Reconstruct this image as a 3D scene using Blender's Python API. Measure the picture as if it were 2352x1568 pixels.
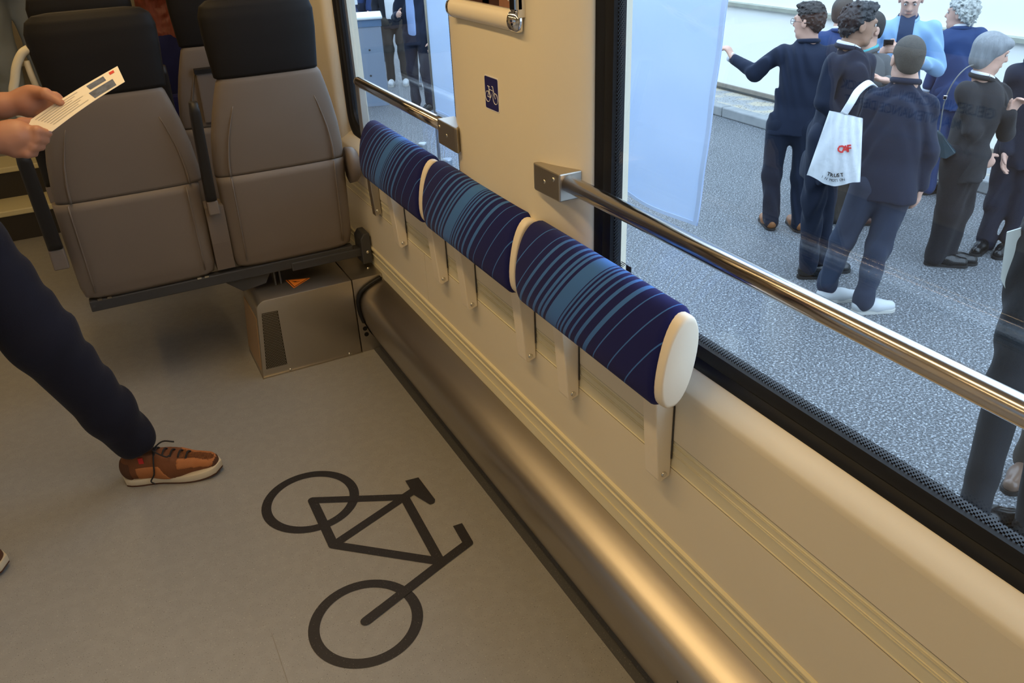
import bpy, bmesh, math, random
import numpy as np
from mathutils import Matrix, Vector

for _o in list(bpy.data.objects):
    bpy.data.objects.remove(_o, do_unlink=True)
SC = bpy.context.scene
COL = SC.collection
random.seed(4)

# ------------------------------------------------------------------ camera
CAM = np.array([0.0, 0.0, 1.55])
C_R = np.array([0.8874, -0.4592, -0.0407])
C_D = np.array([-0.2520, -0.4092, -0.8770])
C_F = np.array([0.3860, 0.7885, -0.4788])
FPX = 1887.7
cd = bpy.data.cameras.new('camera')
cam = bpy.data.objects.new('camera', cd)
COL.objects.link(cam)
cd.sensor_width = 36.0
cd.lens = FPX / 2352 * 36.0
cd.clip_start = 0.05
cam.matrix_world = Matrix(((C_R[0], -C_D[0], -C_F[0], CAM[0]),
                           (C_R[1], -C_D[1], -C_F[1], CAM[1]),
                           (C_R[2], -C_D[2], -C_F[2], CAM[2]),
                           (0, 0, 0, 1)))
SC.camera = cam

# ------------------------------------------------------------------ sky, lamps, exposure
wd = bpy.data.worlds.new('overcast_sky')
SC.world = wd
wd.use_nodes = True
bg = wd.node_tree.nodes['Background']
bg.inputs[0].default_value = (0.70, 0.85, 1.0, 1)
bg.inputs[1].default_value = 4.1
LAMP_COL = (1.0, 0.68, 0.31)
LAMP_W = 11.8
SC.view_settings.view_transform = 'Standard'
SC.view_settings.look = 'None'
SC.view_settings.exposure = 0.0
SC.view_settings.gamma = 1.0
SC.view_settings.use_curve_mapping = False
SC.cycles.use_denoising = True
SC.cycles.max_bounces = 8
SC.cycles.transparent_max_bounces = 16
SC.cycles.sample_clamp_indirect = 6.0

# ------------------------------------------------------------------ helpers
def ray(px, py):
    return C_R * ((px - 1176) / FPX) + C_D * ((py - 784) / FPX) + C_F
def atz(px, py, z=0.0):
    d = ray(px, py); return CAM + d * ((z - CAM[2]) / d[2])
def atx(px, py, x):
    d = ray(px, py); return CAM + d * (x / d[0])
def aty(px, py, y):
    d = ray(px, py); return CAM + d * (y / d[1])
def V(*a): return np.array(a, float)
def unit(v):
    v = np.asarray(v, float); return v / (np.linalg.norm(v) + 1e-12)

def tag(o, label=None, cat=None, group=None, kind=None):
    if label: o['label'] = label
    if cat: o['category'] = cat
    if group: o['group'] = group
    if kind: o['kind'] = kind
    return o
def attach(o, p):
    o.parent = p
    if p.type == 'EMPTY':
        o.matrix_parent_inverse = Matrix.Translation(-p.location)
def empty(name, loc, label=None, cat=None, group=None, kind=None):
    o = bpy.data.objects.new(name, None); COL.objects.link(o)
    o.location = tuple(float(c) for c in loc); o.empty_display_size = 0.05
    return tag(o, label, cat, group, kind)
def mk(name, verts, faces, mat, parent=None, smooth=False, mats=None, midx=None, bevel=0, seg=2, angle=35):
    me = bpy.data.meshes.new(name)
    me.from_pydata([tuple(map(float, v)) for v in verts], [], [tuple(map(int, f)) for f in faces])
    if bevel:
        bm = bmesh.new(); bm.from_mesh(me)
        es = [e for e in bm.edges if len(e.link_faces) == 2 and e.calc_face_angle(0) > math.radians(angle)]
        bmesh.ops.bevel(bm, geom=es, offset=bevel, segments=seg, profile=0.5, affect='EDGES')
        bm.to_mesh(me); bm.free()
    for m in (mats or [mat]): me.materials.append(m)
    if midx is not None: me.polygons.foreach_set('material_index', np.array(midx, np.int32))
    if smooth: me.polygons.foreach_set('use_smooth', np.ones(len(me.polygons), bool))
    me.update()
    o = bpy.data.objects.new(name, me); COL.objects.link(o)
    if smooth and bevel: 
        pass
    if parent is not None: attach(o, parent)
    return o

class G:
    def __init__(s): s.v = []; s.f = []
    def add(s, vs, fs):
        n = len(s.v); s.v += [tuple(map(float, v)) for v in vs]; s.f += [tuple(i + n for i in f) for f in fs]; return s
    def box(s, x0, x1, y0, y1, z0, z1):
        return s.add([(x0,y0,z0),(x1,y0,z0),(x1,y1,z0),(x0,y1,z0),(x0,y0,z1),(x1,y0,z1),(x1,y1,z1),(x0,y1,z1)],
                     [(0,3,2,1),(4,5,6,7),(0,1,5,4),(1,2,6,5),(2,3,7,6),(3,0,4,7)])
    def obox(s, c, ax, ay, az, hx, hy, hz):
        c = np.asarray(c, float); ax = unit(ax); ay = unit(ay); az = unit(az)
        vs = [c + ax*hx*a + ay*hy*b + az*hz*d for d in (-1,1) for a, b in ((-1,-1),(1,-1),(1,1),(-1,1))]
        return s.add(vs, [(0,3,2,1),(4,5,6,7),(0,1,5,4),(1,2,6,5),(2,3,7,6),(3,0,4,7)])
    def prism(s, poly, axis, a, b):
        def P(u, w, t): return {'x': (t,u,w), 'y': (u,t,w), 'z': (u,w,t)}[axis]
        n = len(poly)
        vs = [P(u,w,a) for u,w in poly] + [P(u,w,b) for u,w in poly]
        fs = [(i,(i+1)%n,(i+1)%n+n,i+n) for i in range(n)]
        return s.add(vs, fs + [tuple(range(n))[::-1], tuple(range(n,2*n))])
    def loft(s, rings, caps=True, closed=True):
        n = len(rings[0]); vs = [p for r in rings for p in r]; fs = []
        for i in range(len(rings)-1):
            for j in range(n if closed else n-1):
                k = (j+1) % n
                fs.append((i*n+j, i*n+k, (i+1)*n+k, (i+1)*n+j))
        if caps: fs += [tuple(range(n))[::-1], tuple(range((len(rings)-1)*n, len(rings)*n))]
        return s.add(vs, fs)
    def tube(s, path, r, n=16, caps=True, ell=None):
        path = [np.asarray(p, float) for p in path]; N = len(path)
        rs = r if hasattr(r, '__len__') else [r]*N
        up = V(0,0,1); rings = []; prev = None
        for i in range(N):
            t = unit(path[min(i+1,N-1)] - path[max(i-1,0)])
            if prev is None:
                a = np.cross(t, up)
                if np.linalg.norm(a) < 1e-3: a = np.cross(t, V(1,0,0))
            else: a = prev - t*np.dot(prev, t)
            a = unit(a); b = np.cross(t, a); prev = a
            e = ell or 1.0
            rings.append([path[i] + rs[i]*(math.cos(q)*a + e*math.sin(q)*b) for q in [2*math.pi*k/n for k in range(n)]])
        return s.loft(rings, caps)
    def disc_screw(s, c, nrm, r, h=0.003):
        c = np.asarray(c, float); nrm = unit(nrm)
        return s.tube([c - nrm*0.002, c + nrm*h*0.5, c + nrm*h], [r, r, r*0.55], 10)
    def build(s, name, mat, parent=None, smooth=False, **k):
        return mk(name, s.v, s.f, mat, parent, smooth, **k)

def autosmooth(o, ang=40):
    me = o.data
    bm = bmesh.new(); bm.from_mesh(me)
    for f in bm.faces: f.smooth = True
    for e in bm.edges:
        e.smooth = not (len(e.link_faces) == 2 and e.calc_face_angle(0) > math.radians(ang))
    bm.to_mesh(me); bm.free(); return o

def rrect(w, h, r, n=6, cx=0, cy=0):
    pts = []
    for qx, qy, a0 in ((1,1,0),(-1,1,90),(-1,-1,180),(1,-1,270)):
        for k in range(n+1):
            a = math.radians(a0 + 90*k/n)
            pts.append((cx + qx*(w/2-r) + r*math.cos(a), cy + qy*(h/2-r) + r*math.sin(a)))
    return pts
def curve(pts, n=8):
    """Catmull-Rom through points"""
    P = [np.asarray(p, float) for p in pts]; P = [2*P[0]-P[1]] + P + [2*P[-1]-P[-2]]; out = []
    for i in range(1, len(P)-2):
        for k in range(n):
            t = k/n
            out.append(0.5*((2*P[i]) + (P[i+1]-P[i-1])*t + (2*P[i-1]-5*P[i]+4*P[i+1]-P[i+2])*t*t + (3*P[i]-P[i-1]-3*P[i+1]+P[i+2])*t**3))
    return out + [P[-2]]

def text_mesh(name, body, size, origin, xa, ya, mat, parent, extrude=0.0005, align='LEFT', bold=0):
    cu = bpy.data.curves.new(name, 'FONT'); cu.body = body; cu.size = size; cu.align_x = align
    cu.extrude = extrude; cu.offset = bold; cu.resolution_u = 2
    t = bpy.data.objects.new('t_' + name, cu); COL.objects.link(t)
    dg = bpy.context.evaluated_depsgraph_get()
    me = bpy.data.meshes.new_from_object(t.evaluated_get(dg)); bpy.data.objects.remove(t, do_unlink=True)
    xa = unit(xa); ya = unit(ya); za = np.cross(xa, ya)
    me.transform(Matrix(((xa[0],ya[0],za[0],origin[0]),(xa[1],ya[1],za[1],origin[1]),(xa[2],ya[2],za[2],origin[2]),(0,0,0,1))))
    me.name = name
    me.materials.clear(); me.materials.append(mat)
    o = bpy.data.objects.new(name, me); COL.objects.link(o)
    if parent is not None: attach(o, parent)
    return o

# ------------------------------------------------------------------ materials
MATS = {}
def pm(name, col, rough=0.5, metal=0.0, var=0.0, vscale=6.0, bump=0.0, bscale=80.0, spec=None, stretch=None, sheen=0.0, emis=None):
    m = bpy.data.materials.new(name); m.use_nodes = True
    nt = m.node_tree; N = nt.nodes; L = nt.links; b = N['Principled BSDF']
    b.inputs['Roughness'].default_value = rough; b.inputs['Metallic'].default_value = metal
    if spec is not None: b.inputs['Specular IOR Level'].default_value = spec
    if sheen: b.inputs['Sheen Weight'].default_value = sheen
    c4 = (*col, 1); b.inputs['Base Color'].default_value = c4
    if emis:
        b.inputs['Emission Color'].default_value = (*emis[0], 1); b.inputs['Emission Strength'].default_value = emis[1]
    if var or bump:
        tc = N.new('ShaderNodeTexCoord'); mp = N.new('ShaderNodeMapping'); L.new(tc.outputs['Object'], mp.inputs[0])
        if stretch: mp.inputs['Scale'].default_value = stretch
    if var:
        nz = N.new('ShaderNodeTexNoise'); nz.inputs['Scale'].default_value = vscale; nz.inputs['Detail'].default_value = 3
        L.new(mp.outputs[0], nz.inputs['Vector'])
        rp = N.new('ShaderNodeMix'); rp.data_type = 'RGBA'
        rp.inputs[6].default_value = tuple(max(0, c*(1-var)) for c in col) + (1,)
        rp.inputs[7].default_value = tuple(min(1, c*(1+var)) for c in col) + (1,)
        L.new(nz.outputs[0], rp.inputs[0]); L.new(rp.outputs[2], b.inputs['Base Color'])
    if bump:
        n2 = N.new('ShaderNodeTexNoise'); n2.inputs['Scale'].default_value = bscale; n2.inputs['Detail'].default_value = 2
        L.new(mp.outputs[0], n2.inputs['Vector'])
        bp = N.new('ShaderNodeBump'); bp.inputs['Strength'].default_value = bump; bp.inputs['Distance'].default_value = 0.01
        L.new(n2.outputs[0], bp.inputs['Height']); L.new(bp.outputs[0], b.inputs['Normal'])
    MATS[name] = m; return m

def speckle(name, base, specks, rough=0.5, bump=0.0):
    """base colour with thresholded noise specks: (scale, lo, hi, colour)"""
    m = pm(name, base, rough); nt = m.node_tree; N = nt.nodes; L = nt.links; b = N['Principled BSDF']
    tc = N.new('ShaderNodeTexCoord'); cur = None; last = None
    for i, (sc, lo, hi, col) in enumerate(specks):
        nz = N.new('ShaderNodeTexNoise'); nz.inputs['Scale'].default_value = sc; nz.inputs['Detail'].default_value = 1.5
        mp = N.new('ShaderNodeMapping'); mp.inputs['Location'].default_value = (i*7.3, i*3.1, i*1.7)
        L.new(tc.outputs['Object'], mp.inputs[0]); L.new(mp.outputs[0], nz.inputs['Vector'])
        mr = N.new('ShaderNodeMapRange'); mr.inputs[1].default_value = lo; mr.inputs[2].default_value = hi
        L.new(nz.outputs[0], mr.inputs[0])
        mx = N.new('ShaderNodeMix'); mx.data_type = 'RGBA'
        L.new(mr.outputs[0], mx.inputs[0])
        if cur is None: mx.inputs[6].default_value = (*base, 1)
        else: L.new(cur, mx.inputs[6])
        mx.inputs[7].default_value = (*col, 1); cur = mx.outputs[2]; last = nz
    L.new(cur, b.inputs['Base Color'])
    if bump:
        bp = N.new('ShaderNodeBump'); bp.inputs['Strength'].default_value = bump; bp.inputs['Distance'].default_value = 0.01
        L.new(last.outputs[0], bp.inputs['Height']); L.new(bp.outputs[0], b.inputs['Normal'])
    return m

def glass_mat(name, tint=(0.9, 0.95, 1.0)):
    m = bpy.data.materials.new(name); m.use_nodes = True; nt = m.node_tree; N = nt.nodes; L = nt.links; N.clear()
    o = N.new('ShaderNodeOutputMaterial'); mx = N.new('ShaderNodeMixShader'); tr = N.new('ShaderNodeBsdfTransparent'); gl = N.new('ShaderNodeBsdfGlossy')
    tr.inputs[0].default_value = (*tint, 1); gl.inputs['Roughness'].default_value = 0.0
    fr = N.new('ShaderNodeFresnel'); ge = N.new('ShaderNodeNewGeometry'); mr = N.new('ShaderNodeMapRange')
    mr.inputs[3].default_value = 1.5; mr.inputs[4].default_value = 1/1.5
    L.new(ge.outputs['Backfacing'], mr.inputs[0]); L.new(mr.outputs[0], fr.inputs[0]); L.new(fr.outputs[0], mx.inputs[0])
    L.new(tr.outputs[0], mx.inputs[1]); L.new(gl.outputs[0], mx.inputs[2]); L.new(mx.outputs[0], o.inputs[0])
    return m

def frit_mat():
    """printed dot screen on the glass border, dots shrinking inward (attribute g: 0 at the edge, 1 inside)"""
    m = bpy.data.materials.new('printed_dots'); m.use_nodes = True; nt = m.node_tree; N = nt.nodes; L = nt.links; N.clear()
    o = N.new('ShaderNodeOutputMaterial'); mx = N.new('ShaderNodeMixShader'); tr = N.new('ShaderNodeBsdfTransparent'); df = N.new('ShaderNodeBsdfDiffuse')
    df.inputs[0].default_value = (0.012, 0.012, 0.016, 1)
    tc = N.new('ShaderNodeTexCoord'); sp = N.new('ShaderNodeSeparateXYZ'); L.new(tc.outputs['Object'], sp.inputs[0])
    def mth(op, a, b=None):
        n = N.new('ShaderNodeMath'); n.operation = op
        for i, q in enumerate((a, b)):
            if q is None: continue
            if isinstance(q, (int, float)): n.inputs[i].default_value = q
            else: L.new(q, n.inputs[i])
        return n.outputs[0]
    k = 2*math.pi/0.0050
    u = mth('MULTIPLY', mth('ADD', sp.outputs[1], sp.outputs[2]), k*0.72)
    w = mth('MULTIPLY', mth('SUBTRACT', sp.outputs[1], sp.outputs[2]), k*0.72)
    pat = mth('MULTIPLY', mth('ADD', mth('SINE', u), mth('SINE', w)), 0.5)
    at = N.new('ShaderNodeAttribute'); at.attribute_name = 'g'
    thr = mth('SUBTRACT', mth('MULTIPLY', at.outputs['Fac'], 1.15), 0.22)
    fac = mth('GREATER_THAN', pat, thr)
    L.new(fac, mx.inputs[0]); L.new(tr.outputs[0], mx.inputs[1]); L.new(df.outputs[0], mx.inputs[2]); L.new(mx.outputs[0], o.inputs[0])
    return m

M_CREAM = pm('cream_wall_laminate', (0.80, 0.73, 0.58), 0.42, var=0.02, bump=0.02, bscale=900)
M_CREAM_ALU = pm('cream_painted_profile', (0.78, 0.72, 0.52), 0.35)
M_CAPCREAM = pm('ivory_plastic', (0.86, 0.78, 0.64), 0.4)
M_FLOOR = speckle('grey_speckled_vinyl', (0.30, 0.295, 0.28), [(30, 0.45, 0.6, (0.315, 0.31, 0.295)), (330, 0.66, 0.72, (0.10, 0.09, 0.08)), (260, 0.68, 0.73, (0.48, 0.46, 0.42))], 0.42)
M_MARK = speckle('black_speckled_vinyl', (0.016, 0.013, 0.013), [(300, 0.68, 0.73, (0.10, 0.09, 0.08))], 0.5)
M_STRIP = speckle('dark_grey_cove_vinyl', (0.055, 0.055, 0.055), [(300, 0.64, 0.7, (0.13, 0.12, 0.11))], 0.5)
M_STEEL = pm('brushed_steel', (0.47, 0.43, 0.38), 0.35, 1.0, var=0.06, vscale=40, bump=0.012, bscale=600, stretch=(1, 0.05, 1))
M_STEELBOX = pm('satin_steel_sheet', (0.50, 0.46, 0.40), 0.42, 1.0, var=0.06, vscale=10)
M_POL = pm('polished_steel_tube', (0.62, 0.58, 0.55), 0.17, 1.0)
M_CHROME = pm('chrome', (0.8, 0.8, 0.82), 0.06, 1.0)
M_SCREW = pm('zinc_screw', (0.7, 0.68, 0.62), 0.25, 1.0)
M_BLACK = pm('black_rubber', (0.009, 0.010, 0.013), 0.5, spec=0.3)
M_BLKPL = pm('black_plastic', (0.014, 0.013, 0.013), 0.5)
M_DKMET = pm('anthracite_painted_steel', (0.045, 0.046, 0.05), 0.45)
M_SHELL = pm('grey_seat_shell', (0.185, 0.150, 0.122), 0.55, var=0.03, vscale=12, bump=0.03, bscale=1200)
M_SHELL2 = pm('grey_seat_trim', (0.175, 0.142, 0.118), 0.55)
M_LEATHER = pm('black_leatherette', (0.007, 0.006, 0.006), 0.62, bump=0.04, bscale=500, spec=0.25)
M_NAVY = pm('navy_plush', (0.0022, 0.0055, 0.098), 0.95, sheen=0.03, var=0.15, vscale=300, bump=0.1, bscale=900)
M_STRIPE = pm('mid_blue_plush', (0.050, 0.165, 0.52), 0.95, sheen=0.03, var=0.1, vscale=300, bump=0.1, bscale=900)
M_ORANGE = pm('orange_sticker', (0.75, 0.20, 0.02), 0.5)
M_SIGNBL = pm('dark_blue_sticker', (0.015, 0.015, 0.13), 0.4)
M_WHITE = pm('white_print', (0.8, 0.8, 0.82), 0.5)
M_LAMP = pm('lamp_diffuser', (0.9, 0.85, 0.75), 0.4, emis=(LAMP_COL, 3.0))
M_CEIL = pm('ceiling_panel', (0.62, 0.58, 0.5), 0.5)
M_GLASS = glass_mat('window_glass')
M_FRIT = frit_mat()
# ------------------------------------------------------------------ room shell
XW = 0.83          # inner face of the right-hand wall
FL0, FL1 = -2.6, 5.0
floor = G().box(-1.87, 0.80, FL0, FL1, -0.06, 0.0).build('floor', M_FLOOR); tag(floor, kind='structure')
# bicycle pictogram laid into the floor
ZK = [0.0010]
def nz():
    ZK[0] += 0.00008; return ZK[0]
def poly_thick(pts, w, cap=True):
    g = G()
    for a, b in zip(pts[:-1], pts[1:]):
        a = V(*a); b = V(*b); t = unit(b-a); n = V(-t[1], t[0]) * w/2; z = nz()
        g.add([(p[0], p[1], z) for p in (a-n, b-n, b+n, a+n)], [(3,2,1,0)])
    for p in (pts if cap else pts[1:-1]):
        n = 14; z = nz(); g.add([(p[0]+w/2*math.cos(6.28318*k/n), p[1]+w/2*math.sin(6.28318*k/n), z) for k in range(n)], [tuple(range(n))])
    return g
def ring_flat(g, c, r0, r1, z, n=64):
    vs = [(c[0]+r*math.cos(6.28318*k/n), c[1]+r*math.sin(6.28318*k/n), z) for r in (r0, r1) for k in range(n)]
    g.add(vs, [(k, k+n, (k+1)%n+n, (k+1)%n) for k in range(n)])
bk = G()
ring_flat(bk, (0.291, 1.994), 0.1135, 0.1415, nz())
ring_flat(bk, (0.287, 1.470), 0.1120, 0.1395, nz())
W_ = 0.0275
for seg, cp in (([(0.296,1.992),(0.2951,1.7745),(0.538,1.868),(0.296,1.992)],True), ([(0.2951,1.7745),(0.5249,1.5700)],True),
            ([(0.538,1.868),(0.5249,1.5615)],True), ([(0.287,1.470),(0.5249,1.5615),(0.6200,1.5960),(0.6250,1.6780)],False), ([(0.287,1.470),(0.33,1.4866)],True),
            ([(0.538,1.868),(0.575,1.882)],False)):
    g2 = poly_thick(seg, W_, cp); bk.add(g2.v, g2.f)
bk.add([(x, y, 0.0034) for x, y in [(0.5671,1.9368),(0.608,1.9317),(0.612,1.81),(0.604,1.798),(0.5905,1.7977),(0.5668,1.8597),(0.5658,1.8869)]], [tuple(range(7))[::-1]])
mark = bk.build('bicycle_marking', M_MARK, floor); mark['label'] = 'black bicycle pictogram on the grey floor'
seamg = G().box(0.073, 0.0745, 0.2, 1.55, 0.0, 0.0006); seamg.build('floor_seam', pm('floor_seam_weld', (0.24,0.225,0.2), 0.5), floor)
strip = G().prism([(0.757,0),(0.757,0.002),(0.78,0.006),(0.80,0.02),(0.80,0)], 'y', FL0, 2.78).build('trim_1', M_STRIP); tag(strip, kind='structure')

# raised floor and the two aisle steps beyond the seats
rf = G().box(-1.87, 0.83, 5.27, 9.0, -0.06, 0.34).build('raised_floor', M_FLOOR, floor)
st = empty('aisle_steps', (-0.8, 5.1, 0), 'dark aisle steps with pale nosing strips behind the left seat', 'steps')
M_RISER = pm('dark_riser', (0.03, 0.026, 0.022), 0.5); M_NOSE = pm('pale_yellow_nosing', (0.72, 0.66, 0.42), 0.5)
for z, y in ((0.17, 4.985), (0.34, 5.235)):
    G().box(-1.6, -0.2, y, y+0.27, max(0.001, z-0.17), z-0.03).build('riser', M_RISER, st)
    G().box(-1.6, -0.2, y-0.012, y+0.272, z-0.03, z+0.001).build('step_nosing', M_NOSE, st, bevel=0.006)

# right wall: profile built from the floor up
wr = empty('wall_right', (XW, 1.5, 0), kind='structure')
YA, YB = -2.6, 5.25
def run(name, poly, mat, par=wr, a=YA, b=YB): return G().prism(poly, 'y', a, b).build(name, mat, par)
run('base_profile', [(0.832,0.25),(0.95,0.25),(0.95,0.372),(0.832,0.372)], M_CREAM_ALU)
run('base_lip', [(0.827,0.292),(0.834,0.292),(0.834,0.318),(0.829,0.320)], M_CREAM_ALU)
run('base_bead', [(0.8285,0.352),(0.834,0.350),(0.834,0.3555),(0.8285,0.3545)], M_CREAM_ALU)
run('base_ledge', [(0.824,0.376),(0.826,0.372),(0.836,0.370),(0.836,0.386),(0.828,0.386),(0.824,0.382)], pm('glossy_cream_profile', (0.82,0.74,0.5), 0.18))
for a, b in ((YA, 1.30), (1.302, 2.298), (2.301, YB)):
    if a == 1.302: a = 1.30
    run('lower_panel', [(0.830,0.386),(0.95,0.386),(0.95,0.5555),(0.830,0.5555)], M_CREAM, wr, a, b)
run('groove_band', [(0.832,0.5555),(0.95,0.5555),(0.95,0.622),(0.832,0.622)], M_CREAM_ALU)
for z in (0.5575, 0.587, 0.592, 0.607, 0.611):
    run('groove_rib', [(0.8305,z),(0.834,z-0.001),(0.834,z+0.003),(0.8305,z+0.002)], M_CREAM_ALU)
run('groove_shadow_gap', [(0.8312,0.5548),(0.8332,0.5548),(0.8332,0.5568),(0.8312,0.5568)], M_DKMET)
run('groove_shadow_gap', [(0.8312,0.6205),(0.8332,0.6205),(0.8332,0.6228),(0.8312,0.6228)], M_DKMET)
run('upper_panel', [(0.830,0.6225),(0.95,0.6225),(0.95,0.730),(0.830,0.730)], M_CREAM)
sill_poly = [(0.830,0.730),(0.8308,0.738),(0.8335,0.7445),(0.850,0.7585),(0.866,0.7715),(0.873,0.7745),(0.95,0.7745),(0.95,0.730)]
autosmooth(run('window_sill', sill_poly, M_CREAM), 30)

# posts between the windows (rounded edges in plan)
Z0, Z1 = 0.77, 1.75
WIN = [('window_1', -1.55, 1.362), ('window_2', 2.035, 3.10)]
def post(name, ya, yb, ra=True, rb=True, z0=0.7315, z1=2.2):
    p = []
    def arc(yc, s, rev):
        a = [(0.872 - 0.042*math.sin(math.radians(t)), yc - s*0.042*(math.cos(math.radians(t)))) for t in range(0, 91, 15)]
        return a[::-1] if rev else a
    if ra: p += arc(ya+0.042, 1, False)
    else: p += [(0.83, ya)]
    if rb: p += arc(yb-0.042, -1, True)
    else: p += [(0.83, yb)]
    p += [(0.95, yb), (0.95, ya)]
    return autosmooth(G().prism(p, 'z', z0, z1).build(name, M_CREAM, wr), 30)
pp_ = [(0.95,1.362),(0.872,1.362),(0.862,1.358),(0.853,1.364),(0.842,1.380),(0.824,1.418),(0.806,1.470),(0.7985,1.53),(0.7965,1.60),(0.7965,1.76),(0.7985,1.825),(0.806,1.890),(0.824,1.945),(0.842,1.985),(0.853,2.008),(0.862,2.022),(0.872,2.030),(0.95,2.035)]
pc_ = [pp_[0]] + [(p[0], p[1]) for p in curve([V(*p) for p in pp_[1:-1]], 4)] + [pp_[-1]]
autosmooth(G().prism(pc_[::-1], 'z', 0.7590, 2.2).build('window_post', M_CREAM, wr), 30)
post('wall_pier', 3.10, 5.25, True, False)
post('wall_pier', YA, -1.55, False, True)
for n, a, b in WIN:
    G().box(0.85, 0.95, a, b, Z1, 2.2).build('window_header', M_CREAM, wr)

def ring_rect(y0, y1, z0, z1, r, x, n=8):
    return [(x, py, pz) for py, pz in rrect(y1-y0, z1-z0, r, n, (y0+y1)/2, (z0+z1)/2)]
def window(name, y0, y1):
    w = empty(name, (0.885, (y0+y1)/2, Z0), kind='structure')
    # gasket: swept ring from the panel lip out to the glass
    prof = [(0.868,-0.006,0.085),(0.866,0.004,0.08),(0.871,0.014,0.075),(0.876,0.020,0.07),(0.873,0.026,0.066),(0.879,0.044,0.056),(0.888,0.046,0.055),(0.905,0.046,0.055),(0.905,-0.012,0.085)]
    rings = [ring_rect(y0+o, y1-o, Z0+o, Z1-o, r, x) for x, o, r in prof]
    g = G(); g.loft(rings + [rings[0]], caps=False)
    autosmooth(g.build('gasket', M_BLACK, w), 50)
    gi = 0.034
    g = G(); ro = ring_rect(y0+gi, y1-gi, Z0+gi, Z1-gi, 0.06, 0.888); rI = ring_rect(y0+gi, y1-gi, Z0+gi, Z1-gi, 0.06, 0.896)
    g.loft([ro, rI], caps=True); g.build('glass_pane', M_GLASS, w)
    # dotted ceramic print along the border
    a = ring_rect(y0+0.044, y1-0.044, Z0+0.044, Z1-0.044, 0.055, 0.8872); b = ring_rect(y0+0.066, y1-0.066, Z0+0.066, Z1-0.066, 0.04, 0.8872)
    g = G(); g.loft([a, b], caps=False)
    o = g.build('dotted_border', M_FRIT, w)
    at = o.data.attributes.new('g', 'FLOAT', 'POINT'); at.data.foreach_set('value', np.array([0.0]*len(a) + [1.0]*len(b), np.float32))
    return w
wins = [window(*a) for a in WIN]
# small printed glazing mark near the left corner of the big window
gm = G(); mc = atx(1444, 617, 0.8868)
gm.obox(mc + V(0,0.0,0), (0,1,0), (0,0,1), (1,0,0), 0.009, 0.006, 0.0002)
gm.build('glazing_mark', M_BLKPL, wins[0])
for i in range(4):
    G().obox(mc + V(0, 0.018+0.004*i, 0.006-0.004*i), (0,1,0), (0,0,1), (1,0,0), 0.008, 0.0009, 0.0002).build('glazing_mark_line', M_BLKPL, wins[0])

# left wall with its own windows, ceiling, ends
wl = empty('wall_left', (-1.87, 1.5, 0), kind='structure')
G().box(-1.99, -1.87, YA, 9.0, 0.0, 0.80).build('lower_panel', M_CREAM, wl)
G().box(-1.99, -1.87, YA, 9.0, 1.75, 2.2).build('upper_panel', M_CREAM, wl)
for a, b in ((YA,-1.5),(1.4,2.1),(3.3,9.0)): G().box(-1.99, -1.87, a, b, 0.80, 1.75).build('window_post', M_CREAM, wl)
for i, (a, b) in enumerate(((-1.5,1.4),(2.1,3.3))):
    w = empty('window_%d' % (i+3), (-1.93, (a+b)/2, 0.8), kind='structure')
    G().box(-1.935, -1.925, a, b, 0.80, 1.75).build('glass_pane', M_GLASS, w)
    g = G(); rr = lambda o, x: [(x, py, pz) for py, pz in rrect(b-a-2*o, 0.95-2*o, 0.05, 6, (a+b)/2, 1.275)]
    g.loft([rr(0.002,-1.875), rr(0.05,-1.88), rr(0.05,-1.92), rr(0.002,-1.92), rr(0.002,-1.875)], caps=False); g.build('gasket', M_BLACK, w)
ceil = G().box(-1.99, 0.95, YA, 9.0, 2.2, 2.28).build('ceiling', M_CEIL); tag(ceil, kind='structure')
we = G().box(-1.99, 0.95, 9.0, 9.1, 0.0, 2.28).build('wall_far', M_CREAM); tag(we, kind='structure')
wb = G().box(-1.99, 0.95, YA-0.1, YA, 0.0, 2.28).build('wall_back', M_CREAM); tag(wb, kind='structure')
for n, (ya, yb) in (('trim_2', (5.25, 9.0)),):
    t = G().box(0.83, 0.95, ya, yb, 0.0, 2.2).build(n, M_CREAM); tag(t, kind='structure')
und = G().box(-1.95, 0.93, YA, 9.0, -0.35, -0.062).build('trim_3', M_DKMET); tag(und, kind='structure')
low = G().box(0.833, 0.95, YA, YB, -0.06, 0.25).build('cable_duct', M_DKMET, wr)

# ceiling lamps (each with its own light)
for i, (x, y, L_) in enumerate(((0.05, -0.55, 2.2), (0.05, 1.75, 2.0), (0.05, 4.0, 2.2), (-0.95, 0.2, 2.3), (-0.95, 2.9, 2.3), (-0.5, 6.4, 2.3))):
    lp = empty('ceiling_light', (x, y, 2.2), ['long ceiling light above the camera', 'long ceiling light above the bicycle marking', 'long ceiling light above the grey seats', 'aisle-side ceiling light near the camera', 'aisle-side ceiling light beside the seats', 'ceiling light above the raised floor'][i], 'ceiling light', 'ceiling lights')
    G().box(x-0.075, x+0.075, y-L_/2, y+L_/2, 2.175, 2.2).build('housing', M_CEIL, lp, bevel=0.004)
    G().box(x-0.055, x+0.055, y-L_/2+0.02, y+L_/2-0.02, 2.168, 2.1752).build('diffuser', M_LAMP, lp)
    ld = bpy.data.lights.new('ceiling_light_glow', 'AREA'); ld.shape = 'RECTANGLE'; ld.size = 0.11; ld.size_y = L_-0.04
    ld.color = LAMP_COL; ld.energy = LAMP_W * (0.28, 1.05, 0.16, 0.42, 0.34, 0.10)[i]
    lo = bpy.data.objects.new('light_source', ld); COL.objects.link(lo); lo.location = (x, y, 2.166); attach(lo, lp)

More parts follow.
